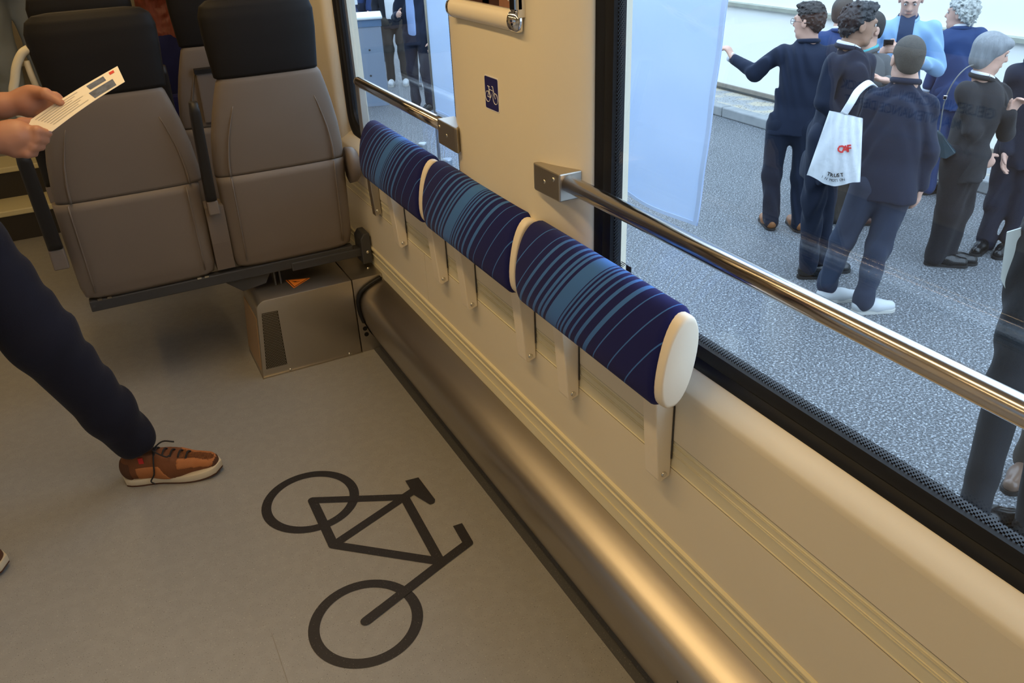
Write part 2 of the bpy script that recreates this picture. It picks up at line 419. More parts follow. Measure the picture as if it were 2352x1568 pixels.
# ------------------------------------------------------------------ heater channel, box
hp = [(0.793,0.0),(0.776,0.035),(0.755,0.080),(0.738,0.125),(0.7285,0.165),(0.7255,0.198),(0.7275,0.222),(0.737,0.244),(0.754,0.2605),(0.778,0.2735),(0.805,0.2845),(0.8265,0.2915)]
hp = [(p[0], p[1]) for p in curve([V(*p) for p in hp], 4)]
hc = empty('heater_cover', (0.78, 0.5, 0), 'long curved brushed steel heater cover along the foot of the wall', 'heater cover')
gg = G(); gg.loft([[(x, y, z) for x, z in hp] + [(0.8265, y, 0.0)] for y in (FL0, -0.5, 0.9, 1.8, 2.779)])
autosmooth(gg.build('cover_sheet', M_STEEL, hc), 35)
G().tube([(x-0.006, 2.775, z+0.004) for x, z in hp[12:]], 0.0075, 8).build('end_seal', M_BLACK, hc, smooth=True)
G().disc_screw((0.7265, 0.83, 0.21), (-1,0,0.1), 0.003, 0.002).build('rivet', M_DKMET, hc)

bx = empty('converter_box', (0.55, 2.9, 0), 'low steel box with warning triangle under the right seat', 'equipment box')
BY0, BY1 = 2.7815, 3.035
L0, L1 = 0.325, 0.352     # left side leans in towards the top
def box_sec(y, ins=0.0):
    pts = [(0.708, 0.0), (L0+ins, 0.0)]
    for t in range(0, 91, 15):
        a = math.radians(t); pts.append((L1+0.036 - 0.036*math.cos(a) + ins, 0.272 + 0.036*math.sin(a)))
    pts += [(0.708, 0.308)]
    return [(x, y, z) for x, z in pts]
rings = [box_sec(BY0+0.006), box_sec(BY0), ]
g = G(); g.loft([box_sec(BY0), box_sec(BY1)])
o = g.build('cover', M_STEELBOX, bx, bevel=0.004, seg=2, angle=60); autosmooth(o, 30)
G().prism([(0.711,0.0),(0.711,0.308),(0.826,0.308),(0.826,0.294),(0.79,0.287),(0.760,0.270),(0.738,0.253),(0.724,0.228),(0.721,0.19),(0.731,0.13),(0.750,0.080),(0.785,0.02),(0.79,0.0)], 'y', BY0, BY1).build('end_panel', M_STEELBOX, bx)
G().prism([(L0-0.001,0.0),(0.711,0.0),(0.711,0.004),(L0-0.001,0.004)], 'y', BY0-0.004, BY1).build('foot_flange', M_STEELBOX, bx)
# side panel of pale board
ex = unit(V(L1-L0, 0, 0.272))
g = G(); g.obox(V((L0+L1)/2-0.0015, (BY0+BY1)/2+0.004, 0.132), (0,1,0), ex, np.cross((0,1,0), ex), 0.112, 0.105, 0.0015); g.build('side_panel', pm('bronze_side_panel', (0.5, 0.34, 0.2), 0.45, 0.6), bx)
# perforated grille: dark backing with rows of slots
PA = [aty(px, py, BY0-0.0015) for px, py in ((601,721),(638,713),(660,836),(612,848))]
g = G(); g.add(PA, [(3,2,1,0)]); g.build('grille', pm('grille_shadow', (0.05, 0.042, 0.03), 0.5, 0.5), bx)
g = G()
for i in range(34):
    for j in range(13):
        u = (j+0.5+(i%2)*0.5)/13.7; w = (i+0.5)/34
        c = (PA[0]*(1-u)+PA[1]*u)*(1-w) + (PA[3]*(1-u)+PA[2]*u)*w
        g.obox(c, (1,0,0.4), (0.0,0,1), (0,1,0), 0.0012, 0.0018, 0.0006)
o = g.build('grille_mesh', M_STEELBOX, bx); o['kind'] = 'stuff'
for px, py in ((667,848),(803,812)): G().disc_screw(aty(px, py, BY0), (0,-1,0), 0.0055, 0.004).build('screw', M_SCREW, bx, smooth=True)
for px, py in ((845,615),): G().disc_screw(atz(px, py, 0.308), (0,0,1), 0.006, 0.004).build('screw', M_SCREW, bx, smooth=True)
for px, py in ((838.5,754),(842,767)):
    c = aty(px, py, BY0); G().tube([c+V(0,-0.002,0), c+V(0,0.004,0)], 0.009, 12).build('cable_hole', M_BLACK, bx)
T = [atz(*p, 0.3092) for p in ((656,643),(712,638),(675,661))]
cT = sum(T)/3
def tri(s, z, m, n): 
    q = [cT + (p-cT)*s + V(0,0,z) for p in T]
    return G().add(q + [p-V(0,0,0.0008) for p in q], [(2,1,0),(0,1,4,3),(1,2,5,4),(2,0,3,5)]).build(n, m, bx)
tri(1.0, 0.0, M_ORANGE, 'warning_triangle'); tri(0.88, 0.0005, M_BLKPL, 'triangle_border'); tri(0.76, 0.001, M_ORANGE, 'triangle_field')
e1 = unit(T[1]-T[0]); e2 = unit(T[2]-(T[0]+T[1])/2)
bolt = [(-0.016,-0.006),(0.0,-0.004),(-0.004,0.001),(0.014,0.002),(0.012,0.0045),(-0.010,0.005),(-0.004,-0.001),(-0.016,-0.002)]
q = [cT + e1*a + e2*b*0.9 + V(0,0,0.0018) for a, b in bolt]
G().add(q, [(0,1,2,7),(2,6,7),(2,3,6),(3,4,5,6)]).build('lightning_symbol', M_BLKPL, bx)

# ------------------------------------------------------------------ leaning pads
STR = [(1.463,1.4545),(1.4315,1.424),(1.405,1.396),(1.3823,1.3733),(1.3666,1.3584),(1.3482,1.3052),(1.3003,1.2948),(1.2892,1.2823),(1.2755,1.2673),(1.2552,1.2472),(1.2327,1.2236),(1.2004,1.1903),(1.1649,1.162),(1.1145,1.1115),(1.0575,1.0542)]
STR = [(1.4855,1.4832)] + STR
PX, PZ = 0.776, 0.842
def pad_sec(y, s=1.0, n=36, thin=0.041, dx=0.0):
    out = []
    for k in range(n):
        a = 2*math.pi*k/n
        # fat teardrop: bulging front (towards the room), flatter back, leaning to the wall at the top
        u = 0.046*s*math.cos(a); w = 0.092*s*math.sin(a)
        u = u * (1.0 if math.cos(a) > 0 else 1.0) 
        u = math.copysign(abs(math.cos(a))**0.86, math.cos(a))*thin*s
        w = math.copysign(abs(math.sin(a))**0.92, math.sin(a))*0.093*s
        x = PX + dx + u + 0.17*w; z = PZ + w - 0.05*u
        out.append((x, y, z))
    return out
STR = [(1.5325,1.5295)] + STR
def plush_mat():
    """striped plush: woven stripes run diagonally across the cushion (stripe coordinate = y + 0.75 z)"""
    m = pm('striped_blue_plush', (0.0022, 0.0055, 0.098), 0.95, sheen=0.03, bump=0.1, bscale=900); nt = m.node_tree; N = nt.nodes; L = nt.links
    tc = N.new('ShaderNodeTexCoord'); sp = N.new('ShaderNodeSeparateXYZ'); L.new(tc.outputs['Object'], sp.inputs[0])
    ma = N.new('ShaderNodeMath'); ma.operation = 'MULTIPLY_ADD'; ma.inputs[1].default_value = 0.75; L.new(sp.outputs[2], ma.inputs[0]); L.new(sp.outputs[1], ma.inputs[2])
    k0 = 0.75*0.757
    mr = N.new('ShaderNodeMapRange'); mr.inputs[1].default_value = 0.9+k0; mr.inputs[2].default_value = 1.7+k0; L.new(ma.outputs[0], mr.inputs[0])
    outs = []
    st_ = sorted([(b, a) for a, b in STR])
    for part in (st_[:8], st_[8:16], st_[16:]):
        if not part: continue
        rp = N.new('ShaderNodeValToRGB'); cr = rp.color_ramp; cr.interpolation = 'CONSTANT'
        cr.elements[0].position = 0; cr.elements[0].color = (0,0,0,1); cr.elements[1].position = 1; cr.elements[1].color = (0,0,0,1)
        for a, b in part:
            e = cr.elements.new((a-0.9)/0.8); e.color = (1,1,1,1); e = cr.elements.new((b-0.9)/0.8); e.color = (0,0,0,1)
        L.new(mr.outputs[0], rp.inputs[0]); outs.append(rp.outputs[0])
    cur = outs[0]
    for o in outs[1:]:
        mx = N.new('ShaderNodeMath'); mx.operation = 'MAXIMUM'; L.new(cur, mx.inputs[0]); L.new(o, mx.inputs[1]); cur = mx.outputs[0]
    mix = N.new('ShaderNodeMix'); mix.data_type = 'RGBA'; L.new(cur, mix.inputs[0])
    mix.inputs[6].default_value = (0.0022, 0.0055, 0.098, 1); mix.inputs[7].default_value = (0.045, 0.165, 0.50, 1)
    L.new(mix.outputs[2], N['Principled BSDF'].inputs['Base Color'])
    return m
M_PLUSH = plush_mat()
def make_pad(dy, label):
    r = empty('lean_pad', (0.80, 1.22+dy, 0.54), label, 'leaning pad', 'striped leaning pads along the wall')
    y0, y1 = 0.965+dy, 1.474+dy
    ys = [(y0-0.001, 0.80), (y0+0.002, 0.90), (y0+0.008, 0.965), (y0+0.014, 1.0), ((y0+y1)/2, 1.0), (y1-0.014, 1.0), (y1-0.008, 0.965), (y1-0.002, 0.90), (y1+0.001, 0.80)]
    g = G(); g.loft([pad_sec(y-dy, s) for y, s in ys])
    cu = g.build('cushion', M_PLUSH, r, smooth=True); cu.location.y = dy
    # ivory end cap
    cap = [(y0-0.021, 0.80), (y0-0.0195, 0.86), (y0-0.015, 0.895), (y0-0.006, 0.905), (y0+0.004, 0.90)]
    g = G(); g.loft([pad_sec(y, s*1.02, 36, 0.036, 0.0) for y, s in cap]); autosmooth(g.build('end_cap', M_CAPCREAM, r), 50)
    for yb in (1.02+dy, 1.36+dy):
        b = G()
        b.prism([(0.829,0.538),(0.806,0.530),(0.800,0.536),(0.786,0.72),(0.774,0.80),(0.80,0.83),(0.8285,0.72)], 'y', yb-0.002, yb+0.042)
        br = b.build('bracket', M_CAPCREAM, r, bevel=0.003)
        G().box(0.8270, 0.8295, yb-0.004, yb-0.0022, 0.580, 0.70).build('bracket_plate', M_DKMET, br)
        G().disc_screw((0.8125, yb-0.002, 0.548), (0,-1,0), 0.0062, 0.004).build('screw', M_SCREW, br, smooth=True)
    return r
make_pad(0.0, 'nearest striped blue leaning pad with an exposed ivory end cap')
make_pad(0.543, 'middle striped blue leaning pad, between the other two')
make_pad(1.086, 'farthest striped blue leaning pad, beside the seats under the short rail')

# ------------------------------------------------------------------ handrails
hr = empty('window_handrail', (0.77, 0.4, 1.0), 'long steel handrail across the big window', 'handrail')
RX, RZ = 0.815, 1.0355
G().tube([(RX, 1.385, RZ), (RX, 0.6, RZ), (RX, -1.5, RZ)], 0.0172, 24).build('rail', M_POL, hr, smooth=True)
def rail_bracket(par, y_open, y_tip, zc, sgn):
    h = 0.030
    p = [(0.833, y_tip), (0.833, y_open), (0.748, y_open), (0.748, y_tip + sgn*0.0)]
    p = [(0.831, y_tip), (0.831, y_open), (0.7475, y_open), (0.7475, y_open + (y_tip-y_open)*0.62), (0.765, y_open + (y_tip-y_open)*0.72)]
    o = G().prism(p, 'z', zc-h, zc+h).build('mount', M_STEELBOX, par, bevel=0.004)
    return o
def main_bracket():
    p = [(0.832, 1.430), (0.7485, 1.430), (0.7485, 1.305), (0.832, 1.305)]
    px = [(0.7925,1.372),(0.7905,1.470),(0.793,1.480),(0.812,1.470),(0.829,1.425),(0.846,1.392),(0.846,1.372)]
    o = G().prism(px, 'z', RZ-0.036, RZ+0.022).build('mount', M_STEELBOX, hr, bevel=0.003); 
    for y, z in ((1.432, RZ-0.008), (1.395, RZ+0.006)): 
        s = G().disc_screw((0.7918, y, z), (-1,0,0), 0.0052, 0.002).build('screw', M_SCREW, hr, smooth=True)
main_bracket()
sr = empty('short_handrail', (0.77, 2.25, 0.6), 'short steel handrail with a flat post beside the seats', 'handrail')
SZ = 1.024
G().tube([(0.813, 1.985, SZ), (0.813, 2.30, SZ), (0.813, 2.715, SZ), (0.813, 2.730, SZ), (0.813, 2.736, SZ)], [0.0165,0.0165,0.0165,0.014,0.008], 24).build('rail', M_POL, sr, smooth=True)
o = G().prism([(0.7925,2.000),(0.7905,1.885),(0.793,1.874),(0.812,1.895),(0.829,1.945),(0.842,1.985),(0.842,2.000)], 'z', SZ-0.042, SZ+0.022).build('mount', M_STEELBOX, sr, bevel=0.003)
for y, z in ((1.985, SZ+0.004), (1.940, SZ-0.010)): G().disc_screw((0.7920, y, z), (-1,0,0), 0.0052, 0.002).build('screw', M_SCREW, sr, smooth=True)
G().prism([(0.801,1.018),(0.825,1.018),(0.825,0.90),(0.823,0.80),(0.826,0.72),(0.829,0.64),(0.829,0.572),(0.806,0.565),(0.801,0.66),(0.800,0.76),(0.799,0.90)], 'y', 2.693, 2.728).build('post', M_STEELBOX, sr, bevel=0.003)
G().disc_screw((0.815, 2.693, 0.585), (0,-1,0), 0.006, 0.003).build('screw', M_SCREW, sr, smooth=True)

# ------------------------------------------------------------------ sticker and poster frame on the window post
sk = empty('bicycle_sticker', (0.795, 1.67, 1.13), 'small dark blue bicycle sticker on the cream post', 'sticker')
y0, y1, z0, z1 = 1.637, 1.701, 1.1295, 1.1985
G().prism(rrect(y1-y0+0.005, z1-z0+0.005, 0.005, 4, (y0+y1)/2, (z0+z1)/2), 'x', 0.7955, 0.7972).build('border', M_WHITE, sk)
G().prism(rrect(y1-y0, z1-z0, 0.004, 4, (y0+y1)/2, (z0+z1)/2), 'x', 0.7949, 0.7957).build('field', M_SIGNBL, sk)
# bicycle drawing: wheels and frame tubes
yc, zc = (y0+y1)/2, (z0+z1)/2
def sy(u): return yc - u     # u to the right as seen from the room
g = G()
def line(pts, r=0.00085): g.tube([(0.7946, sy(a), zc+b) for a, b in pts], r, 6)
def circ(cx, cz, r): line([(cx+r*math.cos(t*math.pi/12), cz+r*math.sin(t*math.pi/12)) for t in range(25)])
circ(-0.0185, -0.0085, 0.0115); circ(0.0195, -0.0085, 0.0115)
for pts in ([(-0.0185,-0.0085),(-0.004,-0.0095),(0.011,0.007),(-0.010,0.008),(-0.0185,-0.0085)], [(-0.010,0.008),(-0.004,-0.0095)], [(-0.010,0.008),(-0.012,0.0135)], [(-0.017,0.0145),(-0.007,0.0135)], [(0.0195,-0.0085),(0.0105,0.010),(0.009,0.0155),(0.004,0.0165)]): line(pts)
g.build('bicycle_drawing', M_WHITE, sk)
pf = empty('poster_frame', (0.797, 1.68, 1.31), 'snap frame with a brown wood-toned poster on the cream post', 'poster frame')
py0, py1, pz0, pz1 = 1.508, 1.852, 1.316, 1.80
PS = -0.033
G().box(0.786, 0.800, py0, py1, pz0+0.02, pz1).build('backing', M_CREAM, pf)
M_POST = pm('poster_wood_print', (0.33, 0.16, 0.10), 0.35, var=0.55, vscale=16, stretch=(1, 1, 0.15))
G().box(0.7845, 0.7862, py0+0.03, py1-0.02, pz0+0.035, pz1-0.02).build('poster_print', M_POST, pf)
for i, (yy, ww) in enumerate(((1.66,0.006),(1.705,0.004),(1.78,0.01),(1.85,0.005))):
    G().box(0.7838, 0.7846, yy-0.07, yy+ww, pz0+0.036, pz0+0.30-0.03*i).build('poster_plank_line', pm('poster_dark_%d' % i, (0.06,0.025,0.02), 0.4), pf)
for j in range(7):
    G().obox(V(0.7840, 1.547+0.012*(j%3), pz0+0.05+0.02*j), (0,1,0), (0,0,1), (1,0,0), 0.002, 0.002, 0.0006).build('poster_dot', M_WHITE, pf)
def bar_sec(y, s=1.0): return [(0.7955 - 0.020*s*math.sin(math.pi*k/12)**0.9 if 0 < k < 12 else 0.7955, y, pz0 + 0.021*s*math.cos(math.pi*k/12) + 0.012) for k in range(13)]
g = G(); g.loft([bar_sec(py0+0.032), bar_sec(py1-0.018)]); autosmooth(g.build('bottom_bar', M_CAPCREAM, pf), 60)
g = G(); g.loft([bar_sec(py0+0.004, 0.8), bar_sec(py0+0.012, 1.03), bar_sec(py0+0.032, 1.05)]); autosmooth(g.build('corner_cap', M_CHROME, pf), 60)
g = G(); g.loft([bar_sec(py1-0.018, 1.05), bar_sec(py1-0.006, 1.03), bar_sec(py1, 0.8)]); autosmooth(g.build('corner_cap', M_CHROME, pf), 60)
for a, b in ((py0, py0+0.03), (py1-0.016, py1)):
    G().box(0.779, 0.798, a, b, pz0+0.03, pz1).build('side_bar', M_CHROME, pf, bevel=0.005)

# ------------------------------------------------------------------ seats
def sup(cx, hw, yc, hy, z, n=28, e=3.2, tilt=0.0):
    out = []
    for k in range(n):
        a = 2*math.pi*k/n; c, s = math.cos(a), math.sin(a)
        out.append((cx + math.copysign(abs(c)**(2/e), c)*hw, yc + math.copysign(abs(s)**(2/e), s)*hy, z + tilt*s))
    return out
def interp(tab, z):
    for (a, *pa), (b, *pb) in zip(tab[:-1], tab[1:]):
        if z <= b:
            t = (z-a)/(b-a); return [p*(1-t)+q*t for p, q in zip(pa, pb)]
    return tab[-1][1:]
# z : half width, back surface y (relative to 2.90), thickness
SH_LO = [(0.400,0.190,-0.004,0.05),(0.412,0.212,-0.016,0.07),(0.45,0.2200,-0.026,0.08),(0.60,0.2220,-0.044,0.085),(0.7480,0.2225,-0.060,0.085)]
SH_UP = [(0.7505,0.2235,-0.0585,0.085),(0.80,0.2225,-0.068,0.085),(0.88,0.2130,-0.084,0.085),(0.96,0.1960,-0.100,0.08),(1.02,0.1800,-0.112,0.075),(1.06,0.1680,-0.119,0.07),(1.072,0.160,-0.118,0.06)]
SH_HD = [(1.066,0.150,-0.100,0.05),(1.076,0.1655,-0.1235,0.075),(1.12,0.1690,-0.130,0.085),(1.20,0.1750,-0.137,0.095),(1.255,0.1760,-0.138,0.095),(1.285,0.166,-0.134,0.085),(1.300,0.145,-0.126,0.065),(1.305,0.11,-0.116,0.04)]
def shell(name, cx, tab, mat, par, smooth_n=5, e=3.6):
    zs = []
    for a, b in zip(tab[:-1], tab[1:]): zs += [a[0] + (b[0]-a[0])*k/smooth_n for k in range(smooth_n)]
    zs.append(tab[-1][0]); rings = []
    for z in zs:
        hw, yb, th = interp(tab, z)
        rings.append(sup(cx, hw, 2.90 + yb + th/2, th/2, z, 40, e))
    g = G(); g.loft(rings); return g.build(name, mat, par, smooth=True)
def outline_ridge(cx, par):
    """raised side borders of the upper shell"""
    for s in (-1, 1):
        path = []
        for z in np.linspace(0.753, 0.985, 14):
            hw, yb, th = interp(SH_UP, z); t = (z-0.753)/0.232
            path.append((cx + s*(hw*(0.80 - 0.10*t*t)), 2.90+yb - 0.0005 + 0.004*t*t, z))
        g = G(); g.tube(path, [0.0045*(1-0.7*k/13) for k in range(14)], 8); g.build('shell_crease', M_SHELL, par, smooth=True)
def make_double_seat(label, group, detail=True):
    r = empty('double_seat', (0.3, 2.95, 0.36), label, 'seat', group)
    for cx in (0.0435, 0.5455):
        lo = shell('lower_shell', cx, SH_LO, M_SHELL, r)
        up = shell('upper_shell', cx + (0.012 if cx < 0.3 else 0), SH_UP, M_SHELL, r)
        outline_ridge(cx + (0.012 if cx < 0.3 else 0), up)
        shell('headrest', cx + (0.022 if cx < 0.3 else -0.006), SH_HD, M_LEATHER, r)
        for s in (-1, 1):
            path = [(cx + s*0.178, 2.90 + interp(SH_LO, z)[1] - 0.0005, z) for z in np.linspace(0.43, 0.745, 8)]
            G().tube(path, 0.0025, 6).build('shell_crease', M_SHELL, lo, smooth=True)
        # front upholstery and seat cushion
        g = G(); g.loft([sup(cx, 0.19-0.045*t, 2.95+0.02-0.12*t, 0.05, 0.47+0.60*t, 28, 3) for t in (0,0.05,0.3,0.6,0.95,1.0)]); g.build('backrest_pad', M_NAVY, r, smooth=True)
        g = G(); g.loft([sup(cx, 0.19, 3.16, 0.215, 0.385, 28, 4), sup(cx, 0.215, 3.16, 0.235, 0.40, 28, 4), sup(cx, 0.215, 3.16, 0.235, 0.46, 28, 4), sup(cx, 0.20, 3.16, 0.22, 0.475, 28, 4)]); g.build('seat_cushion', M_NAVY, r, smooth=True)
        # folding table flap on the back
        if not detail:
            yb = 2.90-0.088
            tf = G(); c0 = V(cx, 2.90-0.094, 0.875)
            tf.obox(c0, (1,0,0), (0,0.19,-1), (0,1,0.19), 0.135, 0.105, 0.008)
            t = tf.build('table_flap', M_SHELL2, r, bevel=0.006)
            g = G(); g.obox(c0+V(0,-0.0275,0.108), (1,0,0), (0,0.19,-1), (0,1,0.19), 0.14, 0.009, 0.010); g.build('flap_gap', M_BLKPL, t)
            g = G(); g.obox(c0+V(0,-0.030,0.098), (1,0,0), (0,0.19,-1), (0,1,0.19), 0.05, 0.008, 0.006); g.build('flap_catch', M_BLKPL, t, bevel=0.003)
    # middle spine between the shells
    G().prism([(2.856,0.745),(2.872,0.42),(2.93,0.42),(2.93,0.66),(2.86,0.66)], 'x', 0.266, 0.322)
    g = G(); g.add([(x, y, z) for x in (0.264, 0.325) for y, z in ((2.888,0.415),(2.868,0.52),(2.852,0.655),(2.94,0.655),(2.94,0.415))], [(0,1,2,3,4)[::-1],(5,6,7,8,9)]+[(i,(i+1)%5,(i+1)%5+5,i+5) for i in range(5)]); g.build('spine', M_SHELL2, r)
    def arm(x, zb, zt, w, ybase, lean, foot, footm):
        g = G(); n = 10; rings = []
        for k in range(n+1):
            t = k/n; z = zb+(zt-zb)*t; ww = w*(1-0.12*t) * (0.8 if k == n else 1)
            rings.append(sup(x, ww/2, ybase - lean*t, 0.022, z, 20, 3.5))
        g.loft(rings); g.build('armrest', M_BLKPL, r, smooth=True)
        G().box(x-w/2, x+w/2, ybase-0.018, ybase+0.02, zb-foot, zb-0.002).build('armrest_hinge', footm, r, bevel=0.004)
    arm(0.290, 0.685, 1.025, 0.036, 2.845, 0.105, 0.05, M_SHELL2)
    arm(-0.205, 0.615, 0.95, 0.045, 2.86, 0.11, 0.07, M_SHELL2)
    g = G(); g.tube([(0.775,2.86,0.715),(0.800,2.86,0.715),(0.812,2.86,0.715)], [0.052,0.05,0.04], 24, ell=1.25); g.build('armrest_pivot', M_SHELL2, r, smooth=True)
    # frame rail, wall bracket, support plates, bolts
    G().box(-0.162, 0.76, 2.885, 2.925, 0.362, 0.400).build('frame_rail', M_DKMET, r, bevel=0.003)
    G().box(0.52, 0.80, 2.88, 2.93, 0.352, 0.385).build('frame_sleeve', M_DKMET, r, bevel=0.004)
    G().prism([(0.785,0.325),(0.785,0.425),(0.80,0.445),(0.823,0.445),(0.823,0.325)], 'y', 2.862, 2.945).build('wall_bracket', M_DKMET, r, bevel=0.004)
    G().disc_screw((0.807, 2.862, 0.372), (0,-1,0), 0.0065, 0.004).build('bolt', M_SCREW, r, smooth=True)
    G().prism([(0.28,0.36),(0.44,0.36),(0.42,0.325),(0.335,0.3125)], 'y', 2.895, 2.91).build('support_plate', M_DKMET, r)
    G().box(0.45, 0.456, 2.89, 2.94, 0.3095, 0.362).build('support_plate', M_DKMET, r)
    G().box(0.47, 0.476, 2.89, 2.94, 0.3095, 0.362).build('support_plate', M_DKMET, r)
    for x in (-0.135, -0.105, 0.19, 0.215): G().box(x, x+0.014, 2.884, 2.892, 0.398, 0.404).build('rail_clip', M_SCREW, r)
    G().disc_screw((-0.15, 2.885, 0.380), (0,-1,0), 0.005, 0.002).build('bolt', M_DKMET, r)
    # aisle grab handle
    if detail:
        hpts = [aty(px, py, 2.80) for px, py in ((95,205),(72,170),(63,150),(57,118),(40,150),(34,180),(32,210))]
        hp2 = curve([aty(66,112,2.80), aty(50,124,2.80), aty(38,152,2.80), aty(34,185,2.80), aty(31,215,2.80), aty(45,262,2.80), aty(90,290,2.82)], 6)
        G().tube(hp2, 0.012, 12).build('grab_handle', pm('pale_grab_handle', (0.60,0.54,0.40), 0.4), r, smooth=True)
        G().tube(curve([aty(60,140,2.81), aty(72,172,2.81), aty(86,205,2.82)], 6), 0.009, 12).build('grab_handle_arm', MATS['pale_grab_handle'], r, smooth=True)
    return r
seat1 = make_double_seat('double seat with grey shells and black headrests, nearest the camera', 'double seats in a row')
seat2 = make_double_seat('second double seat, with table flaps, seen between the front headrests', 'double seats in a row', detail=False)
seat2.location.y += 0.78; seat2.location.x += 0.0
def copy_tree(o, parent=None):
    c = o.copy(); COL.objects.link(c)
    if parent is not None: c.parent = parent
    for ch in list(o.children): copy_tree(ch, c)
    return c

# name board on the opposite wall (seen mirrored in the big window)
nb = empty('depot_name_board', (-1.868, 2.8, 0.38), 'white depot name board, seen as mirror writing in the big window', 'sign')
G().box(-1.869, -1.86, 2.05, 3.6, 0.385, 0.66).build('board', pm('white_board', (0.85,0.83,0.8), 0.4), nb, bevel=0.002)
def words(par, line, size, yc, z, mat, gap):
    objs = [text_mesh('board_word', w, size, (0,0,0), (0,1,0), (0,0,1), mat, par, bold=0.001) for w in line]
    ext = [(min(v.co.y for v in o.data.vertices), max(v.co.y for v in o.data.vertices)) for o in objs]
    tot = sum(b-a for a, b in ext) + gap*(len(objs)-1); y = yc - tot/2
    for o, (a, b) in zip(objs, ext): o.data.transform(Matrix.Translation((-1.8585, y-a, z))); y += b-a+gap
words(nb, ['GELSENKIRCHEN', '-', 'BISMARCK'], 0.068, 2.80, 0.555, M_BLKPL, 0.022)
words(nb, ['MAINTENANCE', 'DEPOT'], 0.068, 2.86, 0.478, M_BLKPL, 0.022)
# ------------------------------------------------------------------ outdoors: ground, kerb, wall
GZ = -1.0
M_ASPH = speckle('grey_asphalt', (0.098, 0.104, 0.112), [(2.0, 0.35, 0.7, (0.118, 0.124, 0.132)), (70, 0.50, 0.62, (0.30, 0.32, 0.34)), (85, 0.52, 0.62, (0.035, 0.038, 0.042)), (60, 0.66, 0.70, (0.5, 0.52, 0.54))], 0.6, bump=0.25)
gr = G().box(-30, 60, -30, 70, GZ-0.2, GZ).build('ground', M_ASPH); tag(gr, kind='structure')
M_KERB = pm('granite_kerb', (0.30, 0.31, 0.31), 0.85, var=0.25, vscale=8, bump=0.2, bscale=60)
M_WALK = speckle('leaf_strewn_sidewalk', (0.33, 0.34, 0.34), [(3.5, 0.45, 0.62, (0.50, 0.44, 0.33)), (40, 0.6, 0.66, (0.16, 0.15, 0.13))], 0.9)
M_PLINTH = pm('grey_concrete_plinth', (0.42, 0.44, 0.46), 0.85, var=0.1, vscale=4)
M_WWALL = pm('white_render_wall', (0.93, 0.93, 0.88), 0.8, var=0.03, vscale=1.2)
kb = empty('kerb_edge', (6.98, 6, GZ), 'grey granite kerb at the far edge of the asphalt', 'kerb')
y = -4.0
while y < 22:
    G().box(6.95, 7.10, y+0.006, y+0.994, GZ, GZ+0.12).build('kerb_stone', M_KERB, kb, bevel=0.015); y += 1.0
sw = G().box(7.10, 7.66, -6, 24, GZ, GZ+0.115).build('sidewalk', M_WALK); tag(sw, kind='structure')
ow = empty('wall_outside', (7.7, 8, GZ), kind='structure')
G().box(7.66, 8.2, -6, 24, GZ, -0.845).build('plinth', M_PLINTH, ow)
G().box(7.60, 8.2, -6, 24, -0.845, -0.80).build('plinth_cap', pm('brown_joint', (0.25,0.22,0.18), 0.9, var=0.3, vscale=10), ow)
G().box(7.63, 8.2, -6, 24, -0.80, 0.175).build('lower_wall', M_WWALL, ow)
G().box(7.58, 8.2, -6, 24, 0.175, 0.215).build('ledge', pm('weathered_ledge', (0.36,0.37,0.30), 0.9, var=0.3, vscale=6), ow)
G().box(7.68, 8.2, -6, 24, 0.215, 3.2).build('upper_wall', pm('bright_white_cladding', (0.96,0.96,0.93), 0.6), ow)

dw = G().box(-5.4, -5.0, -30, 40, GZ, 6.5).build('added_sky_blocker', pm('sky_blocker_grey', (0.16, 0.17, 0.18), 0.7, var=0.1, vscale=1)); tag(dw, kind='structure')  # unseen wall, added to cut the sky light entering by the left windows

